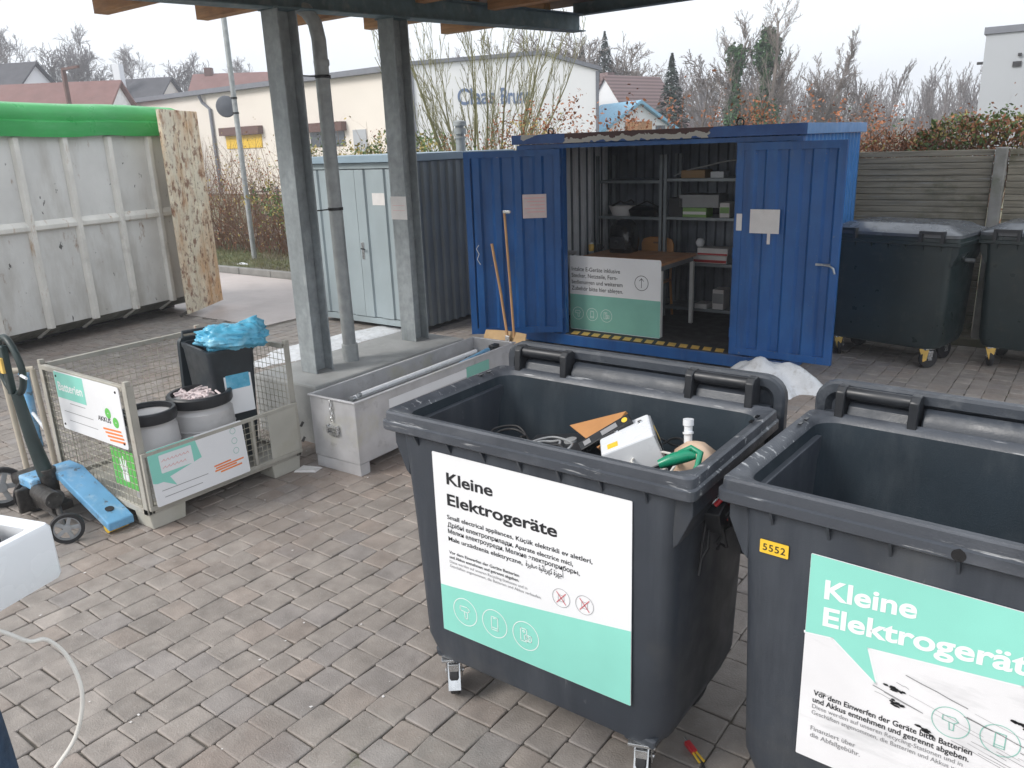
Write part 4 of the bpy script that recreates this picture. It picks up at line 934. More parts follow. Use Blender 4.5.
vp = MB(); vp.lathe([(.065, 2.236), (.065, 2.40), (.08, 2.40), (.08, 2.42), (.055, 2.43), (.055, 2.46), (.085, 2.46), (.085, 2.53), (.055, 2.535), (.055, 2.56), (.09, 2.565), (.09, 2.62), (.02, 2.64)], 16, M=Matrix.Translation((.93 + .1, .70, 0)) if 0 else Matrix.Translation((.65, 1.36, 0)))
vp.build('vent_pipe', 'galv_matt', t, smooth=30)

# ------------------------------------------------------------------ mesh cage pallet
cg = thing('mesh_cage', (-5.25, 2.96, 0), 'beige mesh cage pallet with signs, its front gate low, holding barrels and a wheelie bin', 'cage')
HX, HY = .57, .62     # half sizes
ft = []
for sx_ in (-1, 1):
    for sy_ in (-1, 1):
        x = sx_ * (HX - .10); y = sy_ * (HY - .14)
        fo = MB(); fo.prism([(y - .13, .11), (y + .13, .11), (y + .115, 0), (y - .115, 0)], (x - .09, x + .09), 'x'); fo.build('foot', 'cage_sheet', cg, bevel=.008)
        px = sx_ * HX; py = sy_ * HY; ps = MB()
        ps.box(min(px, px - sx_ * .05), max(px, px - sx_ * .05), min(py, py - sy_ * .006), max(py, py - sy_ * .006), .11, .97)
        ps.box(min(px, px - sx_ * .006), max(px, px - sx_ * .006), min(py - sy_ * .006, py - sy_ * .05), max(py - sy_ * .006, py - sy_ * .05), .11, .97)
        ps.box(px - .035 * (sx_ > 0), px + .035 * (sx_ < 0), py - .035 * (sy_ > 0), py + .035 * (sy_ < 0), .97, 1.0)
        ps.build('corner_post', 'cage_paint', cg, bevel=.003)
bs = MB(); bs.box(-HX, HX, -HY, -HY + .03, .11, .15); bs.box(-HX, HX, HY - .03, HY, .11, .15); bs.box(-HX, -HX + .03, -HY + .03, HY - .03, .11, .15); bs.box(HX - .03, HX, -HY + .03, HY - .03, .11, .15); bs.box(-HX + .03, HX - .03, -HY + .03, HY - .03, .118, .124)
bs.build('base_frame', 'cage_paint', cg, bevel=.003)
rl = MB(); rl.box(-HX + .05, HX - .05, -HY - .002, -HY + .03, .935, .97); rl.box(-HX + .05, HX - .05, HY - .03, HY + .002, .935, .97); rl.box(-HX - .002, -HX + .03, -HY + .05, HY - .05, .935, .97)
rl.build('top_rail', 'cage_paint', cg, bevel=.004)
def mesh_panel(axis, pos, a0, a1, z0, z1, pitch=.05, r=.0022):
    m = MB(); n = round((a1 - a0) / pitch)
    for k in range(n + 1):
        a = a0 + (a1 - a0) * k / n
        m.tube([(a, pos, z0), (a, pos, z1)] if axis == 'x' else [(pos, a, z0), (pos, a, z1)], r, 4, cap=False)
    n = round((z1 - z0) / pitch)
    for k in range(n + 1):
        z = z0 + (z1 - z0) * k / n; q = pos + .0045
        m.tube([(a0, q, z), (a1, q, z)] if axis == 'x' else [(q, a0, z), (q, a1, z)], r, 4, cap=False)
    return m
for ax, pos, a0, a1, z0, z1 in (('x', -HY + .012, -HX + .03, HX - .03, .15, .94), ('x', HY - .016, -HX + .03, HX - .03, .15, .94), ('y', -HX + .012, -HY + .03, HY - .03, .15, .94)):
    mesh_panel(ax, pos, a0, a1, z0, z1).build('mesh_panel', 'cage_wire', cg, fix=False)
mid = MB().box(-HX + .03, HX - .03, -HY + .002, -HY + .008, .50, .52)
# front gate (half height) facing the yard
gt = MB(); gt.box(HX + .002, HX + .025, -HY + .01, HY - .01, .505, .53); gt.box(HX + .002, HX + .025, -HY + .01, HY - .01, .14, .17)
for y in (-HY + .01, -.40 + .0, .20, HY - .03): gt.box(HX + .002, HX + .025, y, y + .02, .17, .505)
gate = gt.build('gate', 'cage_paint', cg, bevel=.003)
mesh_panel('y', HX + .008, -HY + .03, .40, .17, .505, .042).build('gate_mesh', 'cage_wire', gate, fix=False)
MB().box(HX + .018, HX + .024, .34, HY - .03, .17, .505).build('gate_sheet', 'cage_sheet', gate, bevel=.002)
h = MB()
for z in (.22, .34): h.tube([(HX + .03, HY - .005, z), (HX + .03, HY + .02, z + .03)], .01, 6)
h.build('gate_hook', 'oily', gate)
def on_side(x, y, z, ry=0):      # local xy sheet facing +X
    return dict(loc=(x, y, z), rot=(math.pi / 2, 0, math.pi / 2))
s2 = plate(0, .70, 0, .375, 0, .004, .01).build('sign', 'white_sign', cg, loc=(HX + .05, -.575, .165), rot=(math.pi / 2 + R(-5), 0, math.pi / 2))
P_ = MB(); P_.add([(x, y, .0048) for x, y in [(.0, .373), (.33, .373), (.36, .22), (.12, .17), (.155, .10), (.07, .15), (.03, .15), (.0, .16)]], [tuple(range(8))]); P_.build('sign_panel', 'teal', s2)
sheet(MB(), .07, .30, .205, .325, .0055, .008).build('text_field', 'white_sign', s2)
T = MB()
for x, y, L_ in ((.085, .28, .19), (.085, .235, .16)):
    k = 0; xx = x
    while xx < x + L_: line_mb(T, [(xx, y), (xx + .018, y + .012), (xx + .022, y)], .004, .0061); xx += .028
T.build('printed_line', 'ink_pink', s2, fix=False)
G = MB()
for y in (.32, .25, .18): ring_mb(G, .62, y, .0048, .022, .003)
G.build('symbol', 'teal_dull', s2, fix=False)
G = MB()
for k, (x0, x1) in enumerate(((.44, .56), (.45, .66), (.44, .60), (.48, .64))): line_mb(G, [(x0, .125 - k * .017), (x1, .130 - k * .017)], .011, .0048)
G.build('printed_line', 'orange', s2, fix=False)
G = MB()
for x, y, L_ in ((.05, .095, .33), (.06, .05, .27)): line_mb(G, [(x, y), (x + L_, y)], .004, .0048)
G.build('printed_line', 'ink_grey', s2, fix=False)
s1_ = plate(-.36, .47, -.205, .205, 0, .004, .02).build('sign', 'white_sign', cg, loc=(0.03, -HY - .008, .755), rot=FRONT)
sheet(MB(), -.355, .03, .02, .200, .0048).build('sign_panel', 'teal', s1_)
T = MB(); text_fit('Batterien', .085, -.325, .0, .075, .0052, .02, T); T.build('lettering', 'ink_white', s1_, fix=False)
T = MB(); text_fit('AKKUS', .045, .15, .31, -.055, .0048, .02, T); T.build('lettering', 'ink', s1_, fix=False)
G = MB()
for cx, cy in ((.29, .01), (.37, -.04)):
    ring_mb(G, cx, cy, .0048, .035, .03)
G.build('symbol', 'green_sign', s1_, fix=False)
G = MB()
for k in range(4): line_mb(G, [(.20 + .02 * k, -.105 - .023 * k), (.41 + .01 * k, -.095 - .023 * k)], .013, .0048)
G.build('printed_line', 'orange', s1_, fix=False)
G = MB(); line_mb(G, [(-.30, -.07), (.08, -.07)], .004, .0048); line_mb(G, [(-.25, -.13), (.12, -.13)], .004, .0048); line_mb(G, [(-.2, -.005), (.0, -.005)], .004, .0048); G.build('printed_line', 'ink_grey', s1_, fix=False)
G = MB()
for x, y in ((-.33, .17), (.43, .17), (-.33, -.17), (.43, -.17)): G.lathe([(.009, .004), (.007, .008)], 10, M=Matrix.Translation((x, y, 0)))
G.build('screw', 'rubber', s1_)
s3 = plate(-.15, .13, -.14, .12, 0, .003, .005).build('sign', 'green_sign', cg, loc=(.33, -HY + .03, .385), rot=FRONT)
G = MB(); 
for a, L_ in ((-.9, .06), (-.45, .09), (0, .10), (.4, .085), (.85, .06)): line_mb(G, [(-.01, -.06), (-.01 + math.sin(a) * L_ * .9, -.03 + math.cos(a) * L_)], .016, .0036)
sheet(G, -.045, .035, -.10, -.03, .0037, .02); G.build('symbol', 'ink_white', s3, fix=False)
# barrels
def barrel(x, y, r, top, label, load):
    t = thing('barrel', (x, y, .125), label, 'barrel', group='grey plastic battery barrels')
    h = top - .125
    MB().lathe([(r * .88, 0), (r * .93, .02), (r * .97, h * .2), (r * .99, h * .21), (r * .97, h * .22), (r, h * .6), (r * 1.02, h * .61), (r, h * .62), (r * .97, h * .80), (r * .88, h * .84), (r * .88, h - .06)], 32).build('drum', 'barrel_grey', t, smooth=30)
    MB().lathe([(r * .90, h - .075), (r * .99, h - .075), (r * 1.02, h - .06), (r * 1.02, h - .01), (r * .98, h), (r * .88, h), (r * .86, h - .03), (r * .80, h - .03)], 36, cap0=False, cap1=False).build('lid_ring', 'dark_plastic', t, smooth=30)
    MB().lathe([(r * .86, h - .036), (r * .3, h - .028), (0.001, h - .026)], 32, cap0=False).build('lid', load, t, smooth=50)
    return t
barrel(-4.925, 2.585, .172, .725, 'smaller grey barrel with a black ring nearest the front post of the cage', 'barrel_grey')
barrel(-4.965, 2.99, .215, .725, 'larger grey barrel with a black ring and batteries lying on top', 'barrel_grey')
rg = random.Random(4)
bt = MB()
for i in range(45):
    a = rg.uniform(0, 6.28); q = .15 * rg.random() ** .6; x, y = q * math.cos(a), q * math.sin(a); an = rg.uniform(0, 3.14); L_ = rg.uniform(.02, .05)
    bt.tube([(x - L_ * math.cos(an), y - L_ * math.sin(an), .012 + rg.random() * .02), (x + L_ * math.cos(an), y + L_ * math.sin(an), .012 + rg.random() * .02)], rg.uniform(.007, .012), 6)
tag(bt.build('battery_heap', 'paper_pink', loc=(-4.965, 2.99, .697)), 'heap of used batteries lying on the larger barrel', 'batteries', kind='stuff')
# wheelie bin
wb = thing('wheelie_bin', (-4.84, 3.21, .125), 'dark two-wheeled bin with its lid hanging open and a pale paper sign, inside the cage', 'wheelie bin', R(-12))
wb.scale = (1, .86, 1)
# local: x from front (0) to back (-.52), y +-.19
def wr_(z, a, f, bk, r=.04): return rrect(bk, f, -a, a, z, r)
b_ = MB(); b_.loft([wr_(.04, .155, -.06, -.40), wr_(.30, .17, -.035, -.44), wr_(.83, .195, 0, -.50), wr_(.85, .205, .01, -.51), wr_(.875, .205, .01, -.51), wr_(.875, .18, -.015, -.485), wr_(.80, .175, -.02, -.48), wr_(.10, .14, -.07, -.39)], True, True)
b_.build('body', 'wheelie', wb, smooth=35, fix=True)
ld = MB(); Ml = Matrix.Translation((-.53, 0, .90)) @ Matrix.Rotation(R(97), 4, 'Y')
ld.loft([rrect(0, .52, -.20, .20, 0, .05), rrect(0, .53, -.21, .21, .03, .05), rrect(.03, .48, -.17, .17, .06, .05)], M=Matrix.Translation((-.52, 0, .90)) @ Matrix.Rotation(R(97), 4, 'Y') @ Matrix.Scale(-1, 4, (0, 0, 1)))
ld.build('lid', 'wheelie', wb, smooth=35)
MB().tube([(-.52, -.17, .89), (-.56, -.15, .93), (-.56, .15, .93), (-.52, .17, .89)], .014, 8).build('handle', 'wheelie', wb, smooth=50)
pn = plate(-.115, .115, .0, .36, 0, .002, .004).build('paper_sign', 'white_sign', wb, loc=(.0, .02, .40), rot=(math.pi / 2 - R(2.5), 0, math.pi / 2))
sheet(MB(), -.10, .10, .18, .34, .0028, .01).build('picture', 'bag_blue', pn)
for s in (-1, 1): MB().tube([(-.40, s * .16, .09), (-.40, s * .19, .09)], .09, 18).build('wheel', 'rubber', wb, smooth=40)
# blue bag
rg = random.Random(9); bg_ = MB(); rings = []; n = 72; K = 36
for k in range(K + 1):
    ph = math.pi * k / K; rr = []
    for j in range(n):
        a = 2 * math.pi * j / n
        d = V((math.sin(ph) * math.cos(a), math.sin(ph) * math.sin(a), math.cos(ph)))
        e = .95 + .20 * noise.noise(d * 1.8 + V((3, 1, 7))) + .26 * abs(noise.noise(d * 4.5 + V((9, 0, 0)))) + .12 * abs(noise.noise(d * 11))
        x = .235 * math.copysign(abs(d.x) ** .8, d.x) * e; y = .13 * d.y * e; z = .095 * d.z * e
        if z < -.02 and abs(y) < .2: z = -.02 + (z + .02) * .9
        z += .07 * math.exp(-((d.x - .62) ** 2 + (d.y - .1) ** 2) / .08) * (1 if d.z > 0 else 0)
        rr.append((x, y, z))
    rings.append(rr)
bg_.loft(rings, False, False)
o = bg_.build('plastic_bag', 'bag_blue', loc=(-4.90, 3.27, 1.06), rot=(R(6), R(4), R(66)), smooth=70, fix=True); tag(o, 'crumpled light blue plastic bag draped over the rim of the wheelie bin', 'bag')
# paper litter
o = MB().loft([[(-.09, -.04, 0), (.08, -.05, 0), (.11, .04, 0), (-.04, .06, 0)], [(-.08, -.035, .012), (.07, -.045, .02), (.10, .035, .008), (-.04, .055, .018)]]).build('crumpled_paper', 'paper', loc=(-4.62, 3.56, .001), rot=(0, 0, .6)); tag(o, 'flat piece of white litter on the paving between the cage and the steel box', 'litter')

# ------------------------------------------------------------------ hand pallet truck
pt = thing('pallet_truck', (-5.45, 2.12, 0), 'light blue hand pallet truck with a dark green tiller in front of the cage', 'pallet truck')
X = lambda x: x + 5.45
Y = lambda y: y - 2.12
def lp(*p): return [(X(a), Y(b), c) for a, b, c in p]
fk = MB(); wdt = .085
sec = [(-5.66, .20, .29), (-5.60, .25, .31), (-5.42, .25, .31), (-5.36, .22, .28), (-4.92, .055, .115), (-4.85, .03, .085)]
fk.loft([[(X(x), Y(2.245) - wdt, zb), (X(x), Y(2.245) + wdt, zb), (X(x), Y(2.245) + wdt, zt), (X(x), Y(2.245) - wdt, zt)] for x, zb, zt in sec])
fk = fk.build('fork', 'truck_blue', pt, bevel=.008)
MB().tube(lp((-4.97, 2.24, .115), (-4.965, 2.24, .135)), .028, 14).build('fork_roller_hole', 'rubber', fk)
MB().tube(lp((-4.90, 2.17, .045), (-4.90, 2.30, .045)), .038, 14).build('fork_roller', 'yellow', fk, smooth=40)
f2 = MB(); f2.box(X(-5.92), X(-5.66), Y(2.05), Y(2.30), .16, .24); f2.build('chassis', 'oily', pt, bevel=.02)
MB().box(X(-5.70), X(-5.50), Y(2.02), Y(2.16), .21, .285).build('cover', 'truck_blue', pt, bevel=.015)
pm = MB(); pm.tube(lp((-5.50, 2.13, .12), (-5.50, 2.13, .34)), .055, 16); pm.tube(lp((-5.40, 2.10, .16), (-5.30, 2.08, .20)), .045, 14); pm.tube(lp((-5.50, 2.05, .20), (-5.20, 2.02, .22)), .055, 14); pm.box(X(-5.60), X(-5.30), Y(2.03), Y(2.17), .09, .14)
pm.build('pump', 'oily', pt, bevel=.004, smooth=40)
br = MB(); br.tube(lp((-5.25, 2.05, .18), (-5.10, 2.0, .12), (-5.02, 1.97, .10)), .018, 8); br.tube(lp((-5.45, 2.05, .10), (-5.2, 2.02, .09), (-5.05, 2.0, .10)), .014, 8); br.build('axle_arm', 'oily', pt, smooth=50)
def spoke_wheel(x, y, r, az, w_=.03):
    Mw = Matrix.Translation((X(x), Y(y), r)) @ Matrix.Rotation(az, 4, 'Z') @ Matrix.Rotation(math.pi / 2, 4, 'Y')
    ty = MB(); ty.lathe([(r * .78, -w_ / 2), (r * .96, -w_ / 2), (r, -w_ / 3), (r, w_ / 3), (r * .96, w_ / 2), (r * .78, w_ / 2)], 28, M=Mw, cap0=False, cap1=False); wh = ty.build('wheel', 'rubber', pt, smooth=40)
    s_ = MB(); s_.lathe([(r * .70, -w_ * .35), (r * .79, -w_ * .35), (r * .79, w_ * .35), (r * .70, w_ * .35)], 28, M=Mw, cap0=False, cap1=False); s_.lathe([(r * .24, -w_ * .5), (r * .24, w_ * .5)], 16, M=Mw)
    for k in range(5): s_.box(r * .2, r * .72, -r * .11, r * .11, -w_ * .3, w_ * .3, Mw @ Matrix.Rotation(2 * math.pi * k / 5 + .3, 4, 'Z'))
    s_.build('rim', 'grey_plastic', wh, bevel=.003)
spoke_wheel(-4.99, 1.975, .10, R(-25)); spoke_wheel(-5.68, 2.09, .125, R(-20)); spoke_wheel(-5.95, 2.0, .145, R(-20), .04)
MB().box(X(-5.62), X(-5.58), Y(1.95), Y(2.12), .05, .22).build('wheel_guard', 'pale_wood' if 0 else 'oily', pt, bevel=.01)
ti = MB(); ti.tube(lp((-5.50, 2.12, .30), (-5.55, 2.10, .55), (-5.60, 2.09, .86)), [.05, .042, .035], 12); til = ti.build('tiller', 'green_black', pt, smooth=50)
lpp = []
for k in range(25):
    a = 2 * math.pi * k / 24
    lpp.append((X(-5.63) + .165 * math.sin(a) * (1 - .25 * (math.cos(a) < 0) * -math.cos(a)), Y(2.09) + .01, 1.04 - .19 * math.cos(a)))
MB().tube(lpp, .022, 10, cap=False).build('handle_loop', 'green_black', til, smooth=60)
k = MB(); k.box(X(-5.665), X(-5.605), Y(2.06), Y(2.10), .85, 1.18); k.build('lever_block', 'green_black', til, bevel=.01)
MB().box(X(-5.655), X(-5.615), Y(2.045), Y(2.06), 1.0, 1.10).build('sticker', 'stripe_yellow', til)
MB().tube(lp((-5.42, 2.07, 1.01), (-5.35, 2.07, 1.0)), .01, 6).build('release_lever', 'white_appliance', til)
# tubular trolley behind it
tr = thing('sack_trolley', (-6.5, 2.55, 0), 'blue trolley with beige tubular uprights standing behind the pallet truck tiller', 'trolley')
for p in (((-6.55, 2.40), (-6.55, 2.38)), ((-6.43, 2.56), (-6.43, 2.54))):
    (a, b2_), (c, d_) = p
    MB().tube([(a + 6.5, b2_ - 2.55, 0.0), (c + 6.5, d_ - 2.55, .80)], .022, 10).build('upright', 'beige_pipe', tr, smooth=50)
MB().tube([(-.52, .15, .0), (-.53, .16, .62)], .035, 12).build('blue_post', 'truck_blue', tr, smooth=50)
MB().tube([(-.05, -.17, .80), (.07, .0, .80)], .022, 10).build('cross_bar', 'beige_pipe', tr, smooth=50)
MB().tube([(-.53, .16, .64), (-.30, .05, .70), (.07, -.01, .78)], .022, 10).build('top_bar', 'truck_blue', tr, smooth=50)
MB().tube([(-.53, .16, .30), (.07, -.01, .32)], .015, 8).build('cross_bar', 'white_appliance', tr, smooth=50)

# ------------------------------------------------------------------ roll-off skip
sk = thing('skip_container', (-11.22, 6.75, 0), 'big dirty white steel skip with a green rolled tarpaulin and a rusty open end door', 'skip', R(10.5))
# local: y from 0 (far end) to -6.2 ; x from 0 (visible side) to -2.4
Ls = 6.2
b_ = MB(); b_.box(-.05, 0, -Ls, .35, .26, 2.62); b_.box(-2.4, -2.35, -Ls, .35, .26, 2.62); b_.box(-2.35, -.05, -Ls, -Ls + .05, .26, 2.62)
b_.build('side_wall', 'skip_paint', sk)
u_ = MB(); u_.loft([[(-.002, y, .258), (-.30, y, .10), (-2.1, y, .10), (-2.398, y, .258)] for y in (-Ls, .35)]); u_.build('underbody', 'skip_under', sk)
u_ = MB(); u_.box(-.75, -.63, -Ls, .35, .0, .10); u_.box(-1.77, -1.65, -Ls, .35, .0, .10); u_.tube([(-.60, .1, .09), (-.84, .1, .09)], .09, 14); u_.build('runner', 'oily', sk)
y = -.05; k = 0
ys_ = [-.08, -.28 + .02]
ri = MB()
ypos = [-.22 - .655 * i for i in range(9)]
for y in ypos:
    ri.prism([(0, y - .055), (.06, y - .032), (.06, y + .032), (0, y + .055)], (.24, 2.60), 'z')
ri.prism([(0, .28), (.07, .29), (.07, .35), (0, .35)], (.30, 2.62), 'z')
ri.build('rib', 'skip_rib', sk, bevel=.008)
hr = MB(); hr.prism([(0, 1.46), (.05, 1.485), (.05, 1.535), (0, 1.60)], (-Ls, .28), 'y', M=None)
# prism on 'y' gives (x, y, z) with poly (x, z)
hr.build('belt_rail', 'skip_rib', sk, bevel=.006)
br = MB()
for y in ypos: br.prism([(.0, .25), (.05, .27), (-.26, .09), (-.30, .11)], (y - .02, y + .02), 'y')
br.build('bracket', 'skip_rib', sk)
tp = MB(); rings = []
K = 44
for i in range(K + 1):
    y = -Ls - .02 + (Ls + .36) * i / K; rr = []
    for (x, z) in ((.085, 2.60), (.10, 2.68), (.105, 2.78), (.07, 2.80), (.09, 2.88), (.05, 2.965), (-.05, 3.0), (-.35, 3.03), (-.35, 2.66), (.0, 2.64)):
        w_ = noise.noise(V((y * 1.6, z * 1.2, 1))) * .018; rr.append((x + w_, y, z + w_ * (1 if z > 2.7 else 1.4)))
    rings.append(rr)
tp.loft(rings); tp.build('tarpaulin', 'tarp_green', sk, smooth=50)
MB().box(-2.4, -.36, -Ls, .33, 2.70, 2.76).build('cover_sheet', 'tarp_green', sk)
Md = None
dd_ = MB(); DL = 1.10
dd_.box(0, DL, -.03, .02, .0, 2.86)
for x in (.36, .72): dd_.box(x - .02, x + .02, .0201, .03, .05, 2.80)
# door hinge (-11.30,7.45) to free edge (-10.72,6.47) in world
ang = math.atan2(6.47 - 7.45, -10.72 + 11.30)
od = dd_.build('end_door', 'rust_door', sk, bevel=.005)
od.parent = sk; bpy.context.view_layer.update()
od.matrix_world = Matrix.Translation((-11.30, 7.45, .08)) @ Matrix.Rotation(ang, 4, 'Z')
bpy.context.view_layer.update()
lk = MB(); lk.tube([(DL - .05, -.05, .02), (DL + .15, -.05, .0)], .02, 8); lk.box(.0, .25, -.06, -.031, .0, .12); lk.build('door_latch', 'oily', od)

# ------------------------------------------------------------------ lamp pole
t = thing('street_pole', (-15.19, 10.97, .06), 'tall galvanised pole with a round traffic mirror back, standing in the verge', 'pole')
MB().tube([(0, 0, 0), (0, 0, 6.2)], .055, 14).build('pole', 'galv_matt', t, smooth=50)
ds = MB(); Mr = Matrix.Translation((-.17, -.10, 3.22)) @ Matrix.Rotation(R(35), 4, 'Z') @ Matrix.Rotation(R(90), 4, 'X')
ds.lathe([(.21, -.03), (.22, .0), (.20, .03), (.05, .06)], 28, M=Mr); ds = ds.build('round_sign', 'mirror_back', t, smooth=40)
ar_ = MB()
for z in (3.08, 3.38): ar_.tube([(-.30, -.02, z), (.0, -.0, z)], .014, 6); ar_.lathe([(.065, z - .02), (.065, z + .02)], 12)
ar_.build('bracket', 'rubber', t)
# ------------------------------------------------------------------ plants
def perp(d, rg):
    a = d.orthogonal().normalized(); b = d.cross(a); t = rg.uniform(0, 6.283)
    return a * math.cos(t) + b * math.sin(t)
class Plant:
    def __init__(s, seed): s.rg = random.Random(seed); s.mb = MB(); s.tips = []
    def seg(s, p, q, r0, r1, n):
        d = (q - p)
        if d.length < 1e-5: return
        d = d.normalized(); a = d.orthogonal().normalized(); b = d.cross(a); vs = []
        for c, r in ((p, r0), (q, r1)):
            for j in range(n):
                t = 6.2832 * j / n; vs.append(c + (a * math.cos(t) + b * math.sin(t)) * r)
        s.mb.add(vs, [(j, (j + 1) % n, n + (j + 1) % n, n + j) for j in range(n)])
    def grow(s, p, d, L, r, lvl, P):
        rg = s.rg; k = max(2, P['seg'] - (P['lv'] - lvl)); step = L / k; n = 6 if lvl == P['lv'] else (4 if lvl > 1 else 3)
        pts = [p]; dirs = [d]
        for i in range(k):
            d = (d + V((rg.gauss(0, 1), rg.gauss(0, 1), rg.gauss(0, 1))) * P['wob'] + V((0, 0, P['up'] * (1 if lvl < P['lv'] else .3)))).normalized()
            q = p + d * step; rm_ = P.get('rmin', 0); r1 = max(rm_, r * (1 - (i + 1) / k * P['tap']))
            s.seg(p, q, max(rm_, r * (1 - i / k * P['tap'])), r1, n); p = q; pts.append(p); dirs.append(d)
        if lvl <= 1: s.tips.append((p, d)); s.tips.append((pts[len(pts) // 2], d))
        if lvl == 0: return
        m = P['n'][P['lv'] - lvl]
        for i in range(m):
            t = P['t0'] + (1 - P['t0']) * (i + rg.random()) / m if lvl == P['lv'] else .12 + .88 * (i + rg.random()) / m
            f = t * k; a = min(k - 1, int(f)); q = pts[a].lerp(pts[a + 1], f - a); dd = dirs[min(a + 1, k)]
            an = R(rg.uniform(*P['ang'])); nd_ = (dd * math.cos(an) + perp(dd, rg) * math.sin(an)).normalized()
            l2 = L * P['len'] * rg.uniform(.65, 1.15) * (1 - .45 * t if lvl == P['lv'] else 1 - .3 * t)
            s.grow(q, nd_, l2, r * (1 - t * P['tap']) * P['rr'] * rg.uniform(.75, 1.05), lvl - 1, P)
def P_(lv=3, n=(10, 6, 5), len=.5, ang=(25, 55), wob=.12, up=.08, t0=.3, tap=.8, rr=.55, seg=6): return dict(lv=lv, n=n, len=len, ang=ang, wob=wob, up=up, t0=t0, tap=tap, rr=rr, seg=seg)
def leaves(pts, rg, size, per, spread, mb=None):
    mb = mb or MB()
    for p in pts:
        for i in range(per):
            q = V(p) + V((rg.gauss(0, 1), rg.gauss(0, 1), rg.gauss(0, .8))) * spread
            a = perp(V((rg.gauss(0, 1), rg.gauss(0, 1), rg.gauss(0, 1))).normalized(), rg); b = a.cross(perp(a, rg)).normalized(); z = size * rg.uniform(.5, 1.2)
            mb.add([q - a * z * .5, q + b * z * .3, q + a * z * .6, q - b * z * .3], [(0, 1, 2, 3)])
    return mb
TREES = {}
def bare_tree(name, loc, H, label, seed, m='twig_grey', P=None, r=None, cat='tree', group=None, stems=1, fan=0, scale=1, extra=None, key=None):
    t = thing(name, loc, label, cat, random.Random(seed).uniform(0, 6.28), group)
    if key and key in TREES:
        for me in TREES[key]:
            o = bpy.data.objects.new(me[0], me[1]); C.objects.link(o); o.parent = t; o.scale = (H / TREES[key + '_h'],) * 3
        return t
    pl = Plant(seed); P = P or P_()
    for i in range(stems):
        a = 6.28 * i / stems + pl.rg.random(); f = fan * pl.rg.uniform(.3, 1) if stems > 1 else fan
        pl.grow(V((.0, 0, 0)) + V((math.cos(a), math.sin(a), 0)) * (.08 * stems ** .5 if stems > 1 else 0), V((math.cos(a) * f, math.sin(a) * f, 1)).normalized(), H * P.get('H', .78), r or H * .018, P['lv'], P)
    o = pl.mb.build('branches', m, t, fix=False)
    outp = [('branches', o.data)]
    if extra: extra(pl, t)
    if key: TREES[key] = outp; TREES[key + '_h'] = H
    return t
far3 = P_(3, (20, 9, 6), .42, (25, 60), .12, .07, .22, .85, .55, 6); far3['rmin'] = .010
round3 = P_(4, (13, 8, 6, 4), .62, (22, 55), .14, .09, .14, .75, .56, 5)
round3['H'] = .64; round3['rmin'] = .017
LH = 'bare winter trees on the hill behind the left houses'
for i, (x, y, H, lab) in enumerate(((-77.9, 34.1, 11, 'darkest bare tree at the far left edge behind the roofs'), (-86.5, 39.2, 16.5, 'large bare round tree at the far left, left of the twin crown'), (-85, 42.3, 17.5, 'tall bare round tree in the middle of the left group'), (-83.0, 44.8, 16.5, 'bare round tree at the right end of the tall left group'), (-79.2, 47.0, 14.5, 'slim tall bare tree in the gap between the two groups of the hill'), (-78.4, 50.6, 14.5, 'bare round tree left of the pale chimney'), (-77.0, 53.6, 14.5, 'broad bare tree above the dark roof with the pale chimney'), (-75.3, 56.8, 13.5, 'bare round tree at the right end of the hill group'), (-72, 62, 10, 'small bare tree left of the red roof'), (-67, 68, 9.5, 'small bare tree behind the lamp pole'), (-58, 76, 9.5, 'bare tree top seen between the steel posts'))):
    bare_tree('bare_tree', (x, y, 0), H, lab, 20 + i % 3, 'twig_grey', round3, H * .016, group=LH, key='rt%d' % (i % 3))
for i, (x, y, H, lab) in enumerate(((-36.2, 48.3, 11, 'bare tree behind the white gable, leftmost of the row above it'), (-34.6, 49.4, 11.5, 'bare tree behind the white gable, second from the left'), (-33.2, 50.4, 11.5, 'bare tree behind the peak of the white gable'), (-31.8, 51.3, 11.5, 'bare tree behind the right slope of the white gable'), (-30.8, 52.2, 11, 'bare tree just left of the dark spruce'), (-38.3, 46.6, 10, 'bare tree behind the willow, partly under the canopy'))):
    bare_tree('bare_tree', (x, y, 0), H, lab, 30 + i % 2, 'bark_pale', round3, H * .016, group='bare trees behind the white gabled hall', key='gt%d' % (i % 2))
bare_tree('bare_tree', (-19.6, 45.6, 0), 9.5, 'pale open-branched bare tree between the dark cypress and the ivy-clad trees', 41, 'bark_pale', {**P_(4, (9, 7, 5, 4), .55, (25, 50), .12, .08, .2, .8, .5, 6), 'rmin': .012, 'H': .62}, .11)
bare_tree('bare_tree', (-27.2, 53.5, 0), 8.2, 'thin bare tree behind the tiled house, left of the cypress', 42, 'twig_grey', far3, .1)
def ivy_on(n, h0, h1, w):
    def f(pl, t):
        rg = pl.rg; mb = MB()
        for i in range(n):
            z = rg.uniform(h0, h1); rr = w * (.55 + .45 * math.sin(z * 2.1 + 1)) * rg.random() ** .5; a = rg.uniform(0, 6.28)
            leaves([(rr * math.cos(a), rr * math.sin(a), z)], rg, .22, 2, .08, mb)
        mb.build('ivy_leaves', 'ivy', t, fix=False)
    return f
bare_tree('ivy_tree', (-16.35, 41.9, 0), 9.2, 'left one of the two tall ivy-clad bare trees', 43, 'bark_pale', {**P_(3, (20, 10, 8), .40, (20, 50), .09, .10, .3, .8, .45, 7), 'rmin': .0085}, .16, extra=ivy_on(1900, 1.5, 6.6, .52))
bare_tree('ivy_tree', (-14.95, 42.4, 0), 9.8, 'right one of the two tall ivy-clad bare trees, more densely covered', 44, 'bark_pale', {**P_(3, (22, 10, 8), .40, (20, 55), .09, .09, .3, .8, .45, 7), 'rmin': .0085}, .18, extra=ivy_on(3000, 1.0, 7.3, .70))
